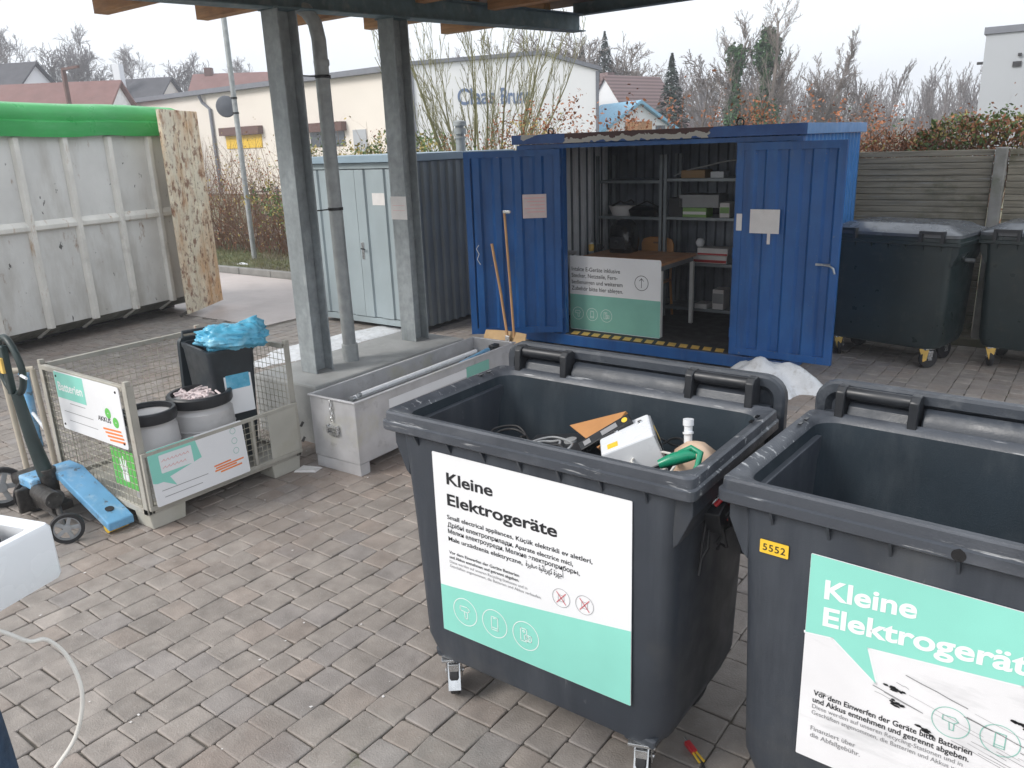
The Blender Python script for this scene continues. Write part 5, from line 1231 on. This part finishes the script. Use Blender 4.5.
for i, (x, y, H, lab) in enumerate(((-17.3, 46.5, 7.6, 'bare tree between the pale tree and the ivy-clad pair'), (-15.6, 46.2, 8.3, 'bare tree standing behind the ivy-clad pair'), (-14.2, 47.5, 8.0, 'bare tree right behind the densest ivy tree'), (-13.4, 49.0, 6.6, 'slim bare tree right of the ivy-clad pair'), (-12.4, 51.5, 6.2, 'lower bare tree two places right of the ivy-clad pair'))):
    bare_tree('bare_tree', (x, y, 0), H, lab, 50 + i % 3, 'bark_pale', {**P_(3, (28, 13, 9), .42, (18, 50), .10, .10, .1, .85, .5, 6), 'rmin': .009}, H * .012, group='bare trees around the ivy-clad pair', key='vt%d' % (i % 3))
# low misty wood far right : reads as one mass
wood = MB(); rg = random.Random(77)
protos = []
for k in range(3):
    pl = Plant(90 + k); pl.grow(V((0, 0, 0)), V((0, 0, 1)), 5.4, .09, 3, {**P_(3, (18, 6, 3), .36, (14, 38), .08, .16, .12, .85, .5, 4), 'rmin': .013}); protos.append(pl.mb)
for i in range(420):
    az_ = rg.uniform(-.62, .02); dd = rg.uniform(62, 125); x = dd * math.sin(az_); y = dd * math.cos(az_)
    pm_ = protos[i % 3]; s_ = rg.uniform(.95, 1.35) * (1.0 - .30 * (az_ + .40) / .4 if az_ > -.40 else 1.0) * (.9 + dd / 500)
    wood.add(pm_.v, pm_.f, Matrix.Translation((x, y, -.2)) @ Matrix.Rotation(rg.uniform(0, 6.28), 4, 'Z') @ Matrix.Scale(s_, 4))
tag(wood.build('far_wood', 'twig_grey', fix=False), 'far misty wood of bare thin trees along the horizon at the right', 'wood', kind='stuff')
# conifers
def conifer(loc, H, W, label, seed):
    t = thing('conifer_tree', loc, label, 'tree'); rg = random.Random(seed); MB().tube([(0, 0, 0), (0, 0, H * .98)], [H * .02, .01], 6).build('trunk', 'bark', t)
    mb = MB(); n = int(H * 420)
    for i in range(n):
        z = H * (.06 + .94 * rg.random() ** .9); f = (1 - z / H); rr = W * f * (.9 + .1 * math.sin(z * 9 + seed)) * (.3 + .7 * rg.random() ** .5); a = rg.uniform(0, 6.28)
        p = V((rr * math.cos(a), rr * math.sin(a), z)); o_ = V((math.cos(a), math.sin(a), -.35)).normalized(); s_ = V((-math.sin(a), math.cos(a), rg.uniform(-.3, .3))); L_ = rg.uniform(.18, .42) * (f * .9 + .15)
        mb.add([p - s_ * .05, p + s_ * .05, p + o_ * L_ + s_ * .07, p + o_ * L_ * 1.2, p + o_ * L_ - s_ * .07], [(0, 1, 2, 3, 4)])
    mb.build('foliage', 'conifer', t, fix=False)
conifer((-19.3, 40.65, 0), 6.5, 1.75, 'narrow dark cypress right of the tiled house', 3)
conifer((-30.1, 52.6, 0), 9.6, 2.6, 'dark spruce between the white hall and the tiled house', 8)
conifer((-31.6, 52.0, 0), 8.8, 2.3, 'smaller dark spruce touching the taller one behind the white hall', 12)
# willow with many straight yellow-green stems
bare_tree('willow_tree', (-10.15, 12.95, 0), 5.5, 'many-stemmed yellow-green bare willow in front of the white gabled hall', 61, 'bark_green', {**P_(3, (9, 5, 4), .42, (10, 26), .05, .05, .14, .85, .5, 7), 'rmin': .0042}, .040, stems=15, fan=.36)
def shrub(name, loc, H, label, seed, stems, fan, leafm, leafsize, per, m='bark_brown', P=None, spread=.07, r=.012, extra2=None, cat='shrub'):
    def f(pl, t):
        tips = [p for p, d in pl.tips]; pl.rg.shuffle(tips)
        lm = leafm if isinstance(leafm, (list, tuple)) else [(leafm, 1)]
        i0 = 0
        for mm, fr in lm:
            n_ = int(len(tips) * fr); leaves(tips[i0:i0 + n_], pl.rg, leafsize, per, spread).build('leaves', mm, t, fix=False); i0 += n_
    return bare_tree(name, loc, H, label, seed, m, P or P_(2, (9, 6), .42, (20, 55), .12, .06, .15, .8, .5, 6), r, cat, stems=stems, fan=fan, extra=f)
shrub('brown_shrub', (-7.7, 11.6, 0), 3.35, 'tall shrub with withered brown leaves behind the blue container', 71, 12, .30, [('leaf_brown', .5)], .055, 3)
shrub('brown_shrub', (-8.6, 12.2, 0), 3.1, 'shrub with brown and yellow leaves right of the willow', 72, 11, .35, [('leaf_brown', .25), ('leaf_yellow', .35)], .07, 2)
shrub('brown_shrub', (-6.55, 11.9, 0), 3.3, 'shrub with sparse reddish brown leaves in front of the right edge of the white hall', 73, 10, .25, [('leaf_brown', .55)], .07, 2)
shrub('green_shrub', (-9.1, 10.9, 0), 2.75, 'yellow-green leafy shrub above the grey shed roof, right of the vent pipe', 74, 12, .4, [('leaf_green', .5), ('leaf_yellow', .2)], .07, 3)
shrub('green_shrub', (-10.8, 11.3, 0), 2.9, 'light green leafy shrub behind the grey shed at the second steel post', 75, 14, .4, [('leaf_green', .6), ('leaf_yellow', .3)], .07, 4)
shrub('green_shrub', (-12.1, 11.1, 0), 2.65, 'yellow-green shrub behind the shed between the downpipe and the second post', 76, 14, .4, [('leaf_green', .5), ('leaf_yellow', .45)], .07, 4)
shrub('thin_shrub', (-5.75, 12.6, 0), 3.9, 'single thin shoot with few red-brown leaves above the container roof', 77, 2, .05, [('leaf_brown', .8)], .07, 1, P=P_(1, (7,), .18, (20, 40), .05, .1, .3, .7, .5, 6))
shrub('beech_shrub', (-4.15, 12.2, 0), 3.2, 'beech shrub thick with orange-brown leaves above the container roof', 78, 9, .30, [('leaf_brown', 1)], .05, 4)
shrub('beech_shrub', (-3.4, 12.6, 0), 2.85, 'low beech shrub with orange-brown leaves right of the taller beech shrub', 79, 8, .4, [('leaf_brown', .9)], .05, 4)
shrub('bramble_shrub', (-2.3, 12.8, 0), 3.2, 'twiggy shrub with dark and reddish leaves near the right end of the container roof', 80, 9, .45, [('leaf_brown', .35), ('ivy', .12)], .055, 1)
shrub('bramble_shrub', (-1.6, 13.2, 0), 2.9, 'twiggy brown shrub directly behind the left part of the plank fence', 81, 12, .5, [('leaf_brown', .4), ('leaf_pale', .2)], .045, 2)
# growth along the fence top
rg = random.Random(15)
def creeper(name, x0, x1, y, z0, z1, n, mats_, label, seed, size=.058):
    t = thing(name, ((x0 + x1) / 2, y, 0), label, 'creeper'); rg = random.Random(seed); w_ = (x1 - x0) / 2
    st = MB()
    for i in range(n // 30):
        p = V((rg.uniform(-w_, w_), rg.uniform(.05, .5), 1.6)); pts = [p]
        for k in range(3): p = p + V((rg.gauss(0, .12), rg.gauss(0, .08), rg.uniform(.12, .30))); p.z = min(p.z, z1 + .1); pts.append(p)
        st.tube(pts, .006, 4, cap=False)
    st.build('stems', 'bark_brown', t, fix=False)
    for mm, k in mats_:
        mb = MB(); m_ = int(n * k)
        for i in range(m_):
            x = rg.uniform(-w_, w_); top = z1 - (z1 - z0) * .45 * (abs(x / w_) ** 3) + .14 * noise.noise(V((x * 2.5, seed, mats_.index((mm, k)))))
            leaves([(x, rg.uniform(-.1, .55), z0 + (top - z0) * rg.random() ** .7)], rg, size, 1, .03, mb)
        mb.build('leaves', mm, t, fix=False)
creeper('creeper', -1.95, -.55, 10.25, 1.95, 2.42, 3000, [('leaf_green', .45), ('leaf_brown', .35), ('leaf_yellow', .12)], 'green and yellow creeper growing over the plank fence left of the concrete post', 1)
creeper('creeper', -.75, 1.3, 10.3, 1.95, 2.40, 3600, [('leaf_green', .35), ('leaf_pale', .5), ('leaf_brown', .25)], 'pale white-green creeper growing over the fence at the right edge', 2)
creeper('creeper', -2.9, -1.7, 10.3, 1.85, 2.20, 2600, [('leaf_brown', .6), ('leaf_pale', .15), ('leaf_yellow', .08)], 'low brown withered growth along the fence top beside the blue container', 3, .045)
# hedge behind the kerb
h_ = thing('winter_hedge', (-14.2, 11.9, 0), 'tangled leafless brown hedge behind the kerb between the skip door and the first post', 'hedge')
pl = Plant(5)
for i in range(380):
    p = V((rg.uniform(-5.2, 3.4), rg.uniform(-.35, .9), .05)); pl.grow(p, V((rg.gauss(0, .25), rg.gauss(0, .25), 1)).normalized(), rg.uniform(1.6, 2.9), .010, 2, P_(2, (8, 4), .34, (25, 80), .22, .0, .05, .8, .55, 6))
pl.mb.build('stems', 'bark_brown', h_, fix=False)
tp_ = [p for p, d in pl.tips]; rg.shuffle(tp_)
lo = [p for p in tp_]
leaves(lo[:900], rg, .06, 2, .06).build('leaves', 'leaf_brown', h_, fix=False); leaves(lo[900:2000], rg, .06, 2, .06).build('leaves', 'leaf_yellow', h_, fix=False); leaves([p for p in lo[2000:3600] if p.x > -1.2], rg, .06, 2, .06).build('leaves', 'leaf_green', h_, fix=False)
# thin wire fence inside the hedge
t = thing('wire_fence', (-14.0, 13.2, 0), 'low dark wire fence behind the leafless hedge', 'fence')
for k in range(9): MB().box(-4.0 + k - .025, -4.0 + k + .025, -.025, .025, 0, 1.5).build('fence_post', 'trim_grey', t)
f = MB()
for z in (.2, .75, 1.35): f.box(-4, 4, -.012, .012, z, z + .04)
f.build('rail', 'trim_grey', t)

# ------------------------------------------------------------------ plank fence and its posts
ft = thing('plank_fence', (-.99, 9.98, 0), 'weathered mossy plank fence with concrete posts behind the closed bins', 'fence')
for (a, b) in ((-6.9, -4.5), (-4.4, -2.0), (-1.9, -.07 + .0), (.07, 2.4), (2.5, 4.9)):
    pn = MB(); z = .03; i = 0; rg = random.Random(int(a * 10))
    while z < 2.02:
        hh = .066; o_ = rg.uniform(-.004, .004); pn.box(a, b, -.012 + o_, .014 + o_, z, z + hh - .006); z += hh
    pn.build('plank_panel', 'fence_wood', ft, bevel=.004, seg=1)
    bk = MB(); bk.box(a, b, .0145, .02, .03, 2.0).build('backing_board', 'fence_wood', ft)
for x in (-4.45, -1.95, 0, 2.45):
    MB().box(x - .055, x + .055, -.10, .03, 0, 2.09).build('concrete_post', 'concrete_old', ft, bevel=.012) if x != -1.95 else MB().box(x - .045, x + .045, .021, .09, 0, 2.02).build('concrete_post', 'concrete_old', ft, bevel=.01)

# ------------------------------------------------------------------ buildings
def win(parent, x0, x1, z0, z1, y=-.03, fm='white_paint', gm='window_glass'):
    f = MB(); e = .06; f.box(x0, x1, y, y + .028, z0, z0 + e); f.box(x0, x1, y, y + .028, z1 - e, z1); f.box(x0, x0 + e, y, y + .028, z0 + e, z1 - e); f.box(x1 - e, x1, y, y + .028, z0 + e, z1 - e)
    f = f.build('window', fm, parent); MB().box(x0 + e, x1 - e, y + .012, y + .02, z0 + e, z1 - e).build('pane', gm, f)
# long cream hall ; wall line from (-27.4,29.9) to (-56,31.3)
t = thing('cream_hall', (-27.42, 29.85, 0), 'long low cream-coloured hall with a dark roof edge behind the hedge', 'building', math.atan2(31.2 - 29.85, -56.5 + 27.42))
# local +x runs to the left (west); facade faces local +y? keep facade at local y=0 facing the camera
Lh = 40
MB().box(0, Lh, -12, -.0, 0, 5.85).build('wall', 'cream_wall', t)
MB().box(-.3, Lh + .3, -12.2, .35, 5.86, 6.12).build('roof', 'trim_grey', t)
for (a, b, z0, z1, mm) in ((5.1, 8.3, 3.3, 3.75, 'brown_band'), (12.4, 16.4, 3.4, 3.85, 'brown_band')):
    MB().box(a, b, .0, .35, z0, z1).build('awning', mm, t)
    w_ = MB().box(a + .2, b - .2, .0, .06, z0 - .75, z0 - .01).build('shop_window', 'yellow' if a > 9 else 'window_glass', t)
MB().box(3.6, 4.6, .0, .05, 2.2, 3.3).build('window', 'grey_wall', t)
MB().tube([(18.1, .30, 5.8), (18.1, .12, 5.4), (17.4, .12, 5.0), (17.4, .12, .1)], .10, 8).build('downpipe', 'trim_grey', t, smooth=50)
MB().tube([(26.0, .30, 5.8), (26.0, .12, 5.3), (25.7, .12, .1)], .10, 8).build('downpipe', 'trim_grey', t, smooth=50)
# white gabled hall
t = thing('gabled_hall', (-25.85, 27.95, 0), 'white hall with a low grey-edged gable and dark blue lettering behind the willow', 'building', math.atan2(32.85 - 27.95, -19.1 + 25.85))
Lg = math.hypot(6.75, 4.9); pk = math.hypot(-21.2 + 25.85, 31.5 - 27.95)
prof = [(0, 0), (Lg, 0), (Lg, 5.28), (pk, 6.02), (0, 5.78)]
MB().prism(prof, (0, 9.0), 'y').build('wall', 'white_wall', t)
tr_ = MB()
def band(p, q, w_): 
    d = V((q[0] - p[0], q[1] - p[1])).normalized(); n_ = V((-d.y, d.x)) * w_
    tr_.prism([p, q, (q[0] + n_.x, q[1] + n_.y), (p[0] + n_.x, p[1] + n_.y)], (-.12, 9.1), 'y')
band((-.1, 5.785), (pk, 6.025), .16); band((pk, 6.025), (Lg + .1, 5.27), .16); tr_.build('roof', 'trim_grey', t)
tr_ = MB(); tr_.box(.0, .14, -.05, -.001, 0, 5.7); tr_.box(Lg - .14, Lg, -.05, -.001, 0, 5.25); tr_.build('corner_trim', 'trim_grey', t)
L_ = MB(); text_fit('Claas', .95, 2.05, 3.72, 4.08, .0, .02, L_); text_fit('Bruns', .95, 3.98, 5.28, 4.05, 0, .02, L_)
L_.build('lettering', 'text_blue', t, loc=(0, -.02, 0), rot=FRONT, fix=False)
# brown tiled house
def gable_house(name, loc, rz, w, d, he, hr, wm, rm, label, windows=(), chim=None, over=.3):
    """gable end faces local -y, ridge along y"""
    t = thing(name, loc, label, 'house', rz)
    wl = MB().prism([(-w / 2, 0), (w / 2, 0), (w / 2, he), (0, hr), (-w / 2, he)], (0, d), 'y').build('wall', wm, t)
    r_ = MB(); k = (hr - he) / (w / 2)
    for s in (-1, 1): r_.prism([(0, hr + .02), (0, hr + .17), (s * (w / 2 + over), he - k * over + .17), (s * (w / 2 + over), he - k * over + .02)], (-over, d + over), 'y')
    ro = r_.build('roof', rm, t)
    if chim: MB().box(chim[0] - .3, chim[0] + .3, chim[1] - .3, chim[1] + .3, hr - .8, hr + chim[2]).build('chimney', chim[3], ro)
    for (x0, x1, z0, z1) in windows: win(t, x0, x1, z0, z1)
    return t
mt = bpy.data.materials.new('tiled_roof'); mt.use_nodes = True; n_ = mt.node_tree; pb = n_.nodes['Principled BSDF']; pb.inputs['Roughness'].default_value = .8
tc_ = nd(n_, 'ShaderNodeTexCoord'); wv = nd(n_, 'ShaderNodeTexWave', bands_direction='Z'); wv.inputs['Scale'].default_value = 1.6; wv.inputs['Distortion'].default_value = .3; n_.links.new(tc_.outputs['Object'], wv.inputs[0])
n_.links.new(mixc(n_, wv.outputs['Fac'], (.13, .085, .085), (.26, .18, .175)), pb.inputs['Base Color']); MATS['tiled_roof'] = mt
gable_house('tiled_house', (-23.85, 41.75, 0), R(-13), 5.0, 4.6, 2.6, 5.65, 'white_wall', 'tiled_roof', 'white house with a steep brown tiled roof behind the blue-roofed gable', ((-.6, .6, 3.0, 4.1),), (-.6, .8, .35, 'tile_roof'), over=.15)
gable_house('blue_roofed_house', (-19.45, 37.3, 0), R(58), 3.9, 3.6, 2.75, 3.98, 'white_wall', 'blue_roof', 'small white gable with a light blue roof and brown shutters above the container roof', ((.9, 1.6, 2.3, 3.0),))
bh = [o for o in bpy.data.objects if o.name.startswith('blue_roofed_house')][0]
MB().box(-.75, .75, -.06, -.005, 2.35, 3.15).build('shutter', 'joist_wood', bh)
# left houses
gable_house('dark_roofed_house', (-62.5, 29.0, 0), R(25) + math.pi / 2, 9, 15, 5.0, 8.9, 'white_wall', 'dark_roof', 'house with a big dark roof at the far left behind the pink roof')
gable_house('pink_roofed_house', (-49.5, 27.6, 0), R(35) + math.pi / 2, 7.5, 16, 3.4, 6.7, 'white_wall', 'red_roof', 'house with a dull red roof and white gable end above the green tarpaulin')
gable_house('dark_roofed_house', (-64.5, 40.5, 0), R(25) + math.pi / 2, 8, 9, 5.0, 8.5, 'cream_wall', 'dark_roof', 'low dark roofed house with a pale chimney left of the lamp pole', (), (-1.5, 3.5, 1.2, 'white_wall'))
gable_house('red_roofed_house', (-57.2, 45.2, 0), R(40) + math.pi / 2, 9, 6, 5.2, 8.55, 'white_wall', 'red_roof', 'house with a red roof right behind the lamp pole', (), (0, 5.0, .6, 'brown_band'))
t = thing('antenna_mast', (-44.8, 22.2, 0), 'thin dark red mast with a short top bar in front of the left roofs', 'mast')
MB().box(-.09, .09, -.09, .09, 0, 6.8).build('pole', 'brown_band', t); MB().box(-.09, 1.6, -.06, .06, 6.80, 6.92).build('top_bar', 'brown_band', t)
# grey building at the far right
t = thing('grey_block', (-5.05, 39.7, 0), 'plain pale grey flat-roofed building at the top right edge', 'building', R(2))
MB().box(0, 14, 0, 14, 0, 5.85).build('wall', 'grey_wall', t); MB().box(-.08, 14.08, -.08, 14.08, 5.86, 6.12).build('parapet', 'trim_grey', t)
w_ = MB(); w_.box(1.05, 1.35, -.06, -.005, 4.55, 4.75); w_.box(1.2, 1.32, -.12, -.005, 4.95, 5.05); w_.box(-.25, -.005, .3, .5, 4.75, 4.85); w_.build('wall_lamp', 'rubber', t)

# snow remnants
heap('snow_strip', -7.62, 6.55, .36, 1.35, .035, 'long thin strip of old snow on the paving beside the concrete plinth', 'snow', 21, rz=R(-2))
heap('snow_patch', -12.35, 10.15, .42, .16, .12, 'larger small patch of snow on the kerb verge left of the first post', 'snow', 22)
heap('snow_patch', -14.7, 10.3, .25, .12, .10, 'smallest patch of snow on the verge next to the lamp pole foot', 'snow', 23)
heap('snow_patch', -15.9, 10.4, .3, .12, .09, 'patch of snow on the verge close to the rusty skip door', 'snow', 24)
# pale strip of snow on the path behind the hedge
# ------------------------------------------------------------------ person carrying an appliance (mostly outside the left edge)
def skinned(name, joints, edges, m, parent=None, sub=2, root=0):
    me = bpy.data.meshes.new(name); me.from_pydata([j[:3] for j in joints], edges, []); o = bpy.data.objects.new(name, me); C.objects.link(o)
    sk_ = o.modifiers.new('Skin', 'SKIN'); sv = me.skin_vertices[0].data
    for i, j in enumerate(joints): sv[i].radius = (j[3], j[4] if len(j) > 4 else j[3]); sv[i].use_root = (i == root)
    sk_.use_smooth_shade = True
    ss = o.modifiers.new('Sub', 'SUBSURF'); ss.levels = sub; ss.render_levels = sub
    me.materials.append(MATS[m])
    if parent: o.parent = parent
    return o
pr_ = thing('person', (-2.34, .475, 0), 'person in blue jeans and a dark jacket at the left edge holding the white appliance', 'person', R(-75))
# local: +y is the way the person faces
body = skinned('body', [(0, 0, .93, .13, .10), (0, 0, 1.10, .13, .095), (0, 0, 1.30, .15, .10), (0, -.01, 1.43, .11, .075), (0, 0, 1.52, .05, .05), (0, .02, 1.60, .06, .065), (0, .03, 1.70, .075, .09), (0, .02, 1.78, .055, .065),
    (-.18, 0, 1.42, .055), (-.21, .02, 1.17, .045), (-.13, .20, 1.33, .035), (.18, 0, 1.42, .055), (.21, .02, 1.17, .045), (.13, .20, 1.33, .035),
    (-.10, 0, .86, .085), (-.11, .02, .48, .06), (-.11, -.02, .09, .04), (-.11, .13, .04, .035), (.10, 0, .86, .085), (.11, .02, .48, .06), (.11, -.02, .09, .04), (.11, .13, .04, .035)],
    [(0, 1), (1, 2), (2, 3), (3, 4), (4, 5), (5, 6), (6, 7), (3, 8), (8, 9), (9, 10), (3, 11), (11, 12), (12, 13), (0, 14), (14, 15), (15, 16), (16, 17), (0, 18), (18, 19), (19, 20), (20, 21)], 'skin', pr_)
jk = skinned('jacket', [(0, 0, .92, .165, .125), (0, 0, 1.10, .16, .12), (0, 0, 1.30, .175, .125), (0, -.01, 1.43, .13, .09), (0, -.01, 1.49, .07, .07), (-.18, 0, 1.42, .075), (-.215, .02, 1.17, .062), (-.135, .18, 1.31, .048), (.18, 0, 1.42, .075), (.215, .02, 1.17, .062), (.135, .18, 1.31, .048)],
    [(0, 1), (1, 2), (2, 3), (3, 4), (3, 5), (5, 6), (6, 7), (3, 8), (8, 9), (9, 10)], 'jacket', pr_)
js = skinned('jeans', [(0, 0, .90, .145, .115), (-.10, 0, .80, .10), (-.11, .03, .48, .078), (-.11, -.01, .12, .065), (.10, 0, .80, .10), (.11, .03, .48, .078), (.11, -.01, .12, .065)], [(0, 1), (1, 2), (2, 3), (0, 4), (4, 5), (5, 6)], 'denim', pr_)
for s in (-1, 1): skinned('shoe', [(s * .11, -.05, .06, .05), (s * .11, .05, .05, .045), (s * .11, .17, .035, .04, .03)], [(0, 1), (1, 2)], 'rubber', pr_)
skinned('hair', [(0, -.03, 1.68, .07, .08), (0, -.02, 1.78, .07, .085), (0, .04, 1.815, .055, .06)], [(0, 1), (1, 2)], 'hair', pr_)
fc = MB()
for s in (-1, 1): fc.lathe([(.001, -.012), (.012, 0), (.001, .012)], 10, M=Matrix.Translation((s * .032, .115, 1.70)), cap0=False, cap1=False)
fc.build('eyes', 'rubber', pr_, smooth=60)
nz_ = MB(); nz_.loft([rrect(-.008, .008, .105, .125, 1.705, .005), rrect(-.014, .014, .105, .142, 1.665, .006), rrect(-.01, .01, .105, .12, 1.655, .005)]); nz_.build('nose', 'skin', pr_, smooth=60)
MB().box(-.022, .022, .108, .117, 1.628, 1.636).build('mouth', 'ink_pink', pr_, bevel=.003)
for s in (-1, 1):
    skinned('ear', [(s * .078, .02, 1.67, .012, .018), (s * .083, .015, 1.70, .012, .02)], [(0, 1)], 'skin', pr_, 1)
    # hand: palm + four fingers + thumb, gripping the casing from both sides
    js_ = [(s * .13, .20, 1.332, .026, .014), (s * .125, .25, 1.340, .034, .014), (s * .12, .29, 1.342, .036, .012)]; ed = [(0, 1), (1, 2)]
    hd = skinned('palm', js_, ed, 'skin', body, 2)
    for k in range(4):
        x0 = .155 - k * .021; L1 = (.036, .042, .040, .030)[k]
        skinned('finger', [(s * x0, .30, 1.344, .0095), (s * x0, .30 + L1, 1.346, .009), (s * x0, .30 + L1 * 1.6, 1.348, .0085), (s * x0, .30 + L1 * 2.0, 1.350, .008)], [(0, 1), (1, 2), (2, 3)], 'skin', hd, 2)
    skinned('thumb', [(s * .095, .23, 1.34, .012), (s * .075, .255, 1.36, .011), (s * .07, .262, 1.39, .010)], [(0, 1), (1, 2)], 'skin', hd, 2)
# the appliance being carried: open white housing with a rounded end
ap = thing('carried_appliance', (-1.955, .543, 1.362), 'white rounded appliance housing with junk inside, carried in at the left edge of the photo', 'appliance', R(106))
# local x runs along the visible front face, +x end is the corner in view
rr_ = [rrect(-.19, .140, -.118, .10, 0, .012), rrect(-.195, .147, -.12, .105, .01, .012), rrect(-.195, .145, -.12, .105, .128, .014), rrect(-.19, .138, -.115, .10, .138, .012), rrect(-.17, .098, -.095, .045, .138, .012), rrect(-.165, .094, -.09, .04, .05, .012)]
ap_b = MB().loft(rr_).build('housing', 'white_appliance', ap, smooth=40)
MB().tube([(.11, .03, .1385), (.11, .03, .141)], .012, 12).build('button', 'grey_plastic', ap)
jn = MB(); rg = random.Random(3)
for i in range(16): 
    x, y = rg.uniform(-.13, .06), rg.uniform(-.06, .02); jn.box(x - .03, x + .03, y - .015, y + .015, .051, .051 + rg.uniform(.05, .115), Matrix.Rotation(rg.uniform(-.2, .2), 4, 'Y'))
jn.build('loose_parts', 'dark_plastic', ap, bevel=.004)
# power cable hanging from the appliance
cable('power_cable', [(-1.93, .42, 1.38), (-1.86, .48, 1.36), (-1.82, .54, 1.33), (-1.80, .585, 1.285), (-1.795, .62, 1.27), (-1.785, .65, 1.21), (-1.765, .655, 1.12), (-1.77, .625, 1.02), (-1.80, .57, .94), (-1.84, .52, .85), (-1.87, .47, .70), (-1.86, .48, .5), (-1.84, .5, .2), (-1.80, .52, .012), (-1.66, .50, .012)], .005, 'cable_white', 'off-white power cable hanging in a loop from the carried white appliance')
# small leaves and crumbs on the paving
lf = MB(); rg = random.Random(8)
for i in range(150):
    x = rg.uniform(-6.5, -1.5); y = rg.uniform(.8, 7); a = rg.uniform(0, 6.28); s_ = rg.uniform(.003, .010)
    lf.add([(x + s_ * math.cos(a + q_) * f_, y + s_ * math.sin(a + q_) * f_, .002 + .003 * f_) for q_, f_ in ((0, 1), (1.4, .8), (3, 1.1), (4.6, .7))], [(0, 1, 2, 3)])
tag(lf.build('paper_crumbs', 'paper', fix=False), 'tiny pale crumbs scattered over the paving', 'crumbs', kind='stuff')
t = MB()
# ------------------------------------------------------------------ haze
HZ = 0.0026
if HZ:
    hb = MB().box(-320, 320, -90, 330, -4, 24).build('haze', None); hb['kind'] = 'stuff'; hb.data.materials.clear()
    hm = bpy.data.materials.new('haze'); hm.use_nodes = True; hn = hm.node_tree
    for n in list(hn.nodes):
        if n.type == 'BSDF_PRINCIPLED': hn.nodes.remove(n)
    pv = hn.nodes.new('ShaderNodeVolumePrincipled'); pv.inputs['Color'].default_value = (.93, .95, 1, 1); pv.inputs['Density'].default_value = HZ; pv.inputs['Anisotropy'].default_value = .1
    hn.links.new(pv.outputs[0], [n for n in hn.nodes if n.type == 'OUTPUT_MATERIAL'][0].inputs['Volume'])
    hb.data.materials.append(hm)
    tag(hb, 'thin winter haze over the whole yard and the distance', 'haze')
for o in bpy.data.objects:
    if o.type == 'MESH' and o.name.startswith('hills'): pass
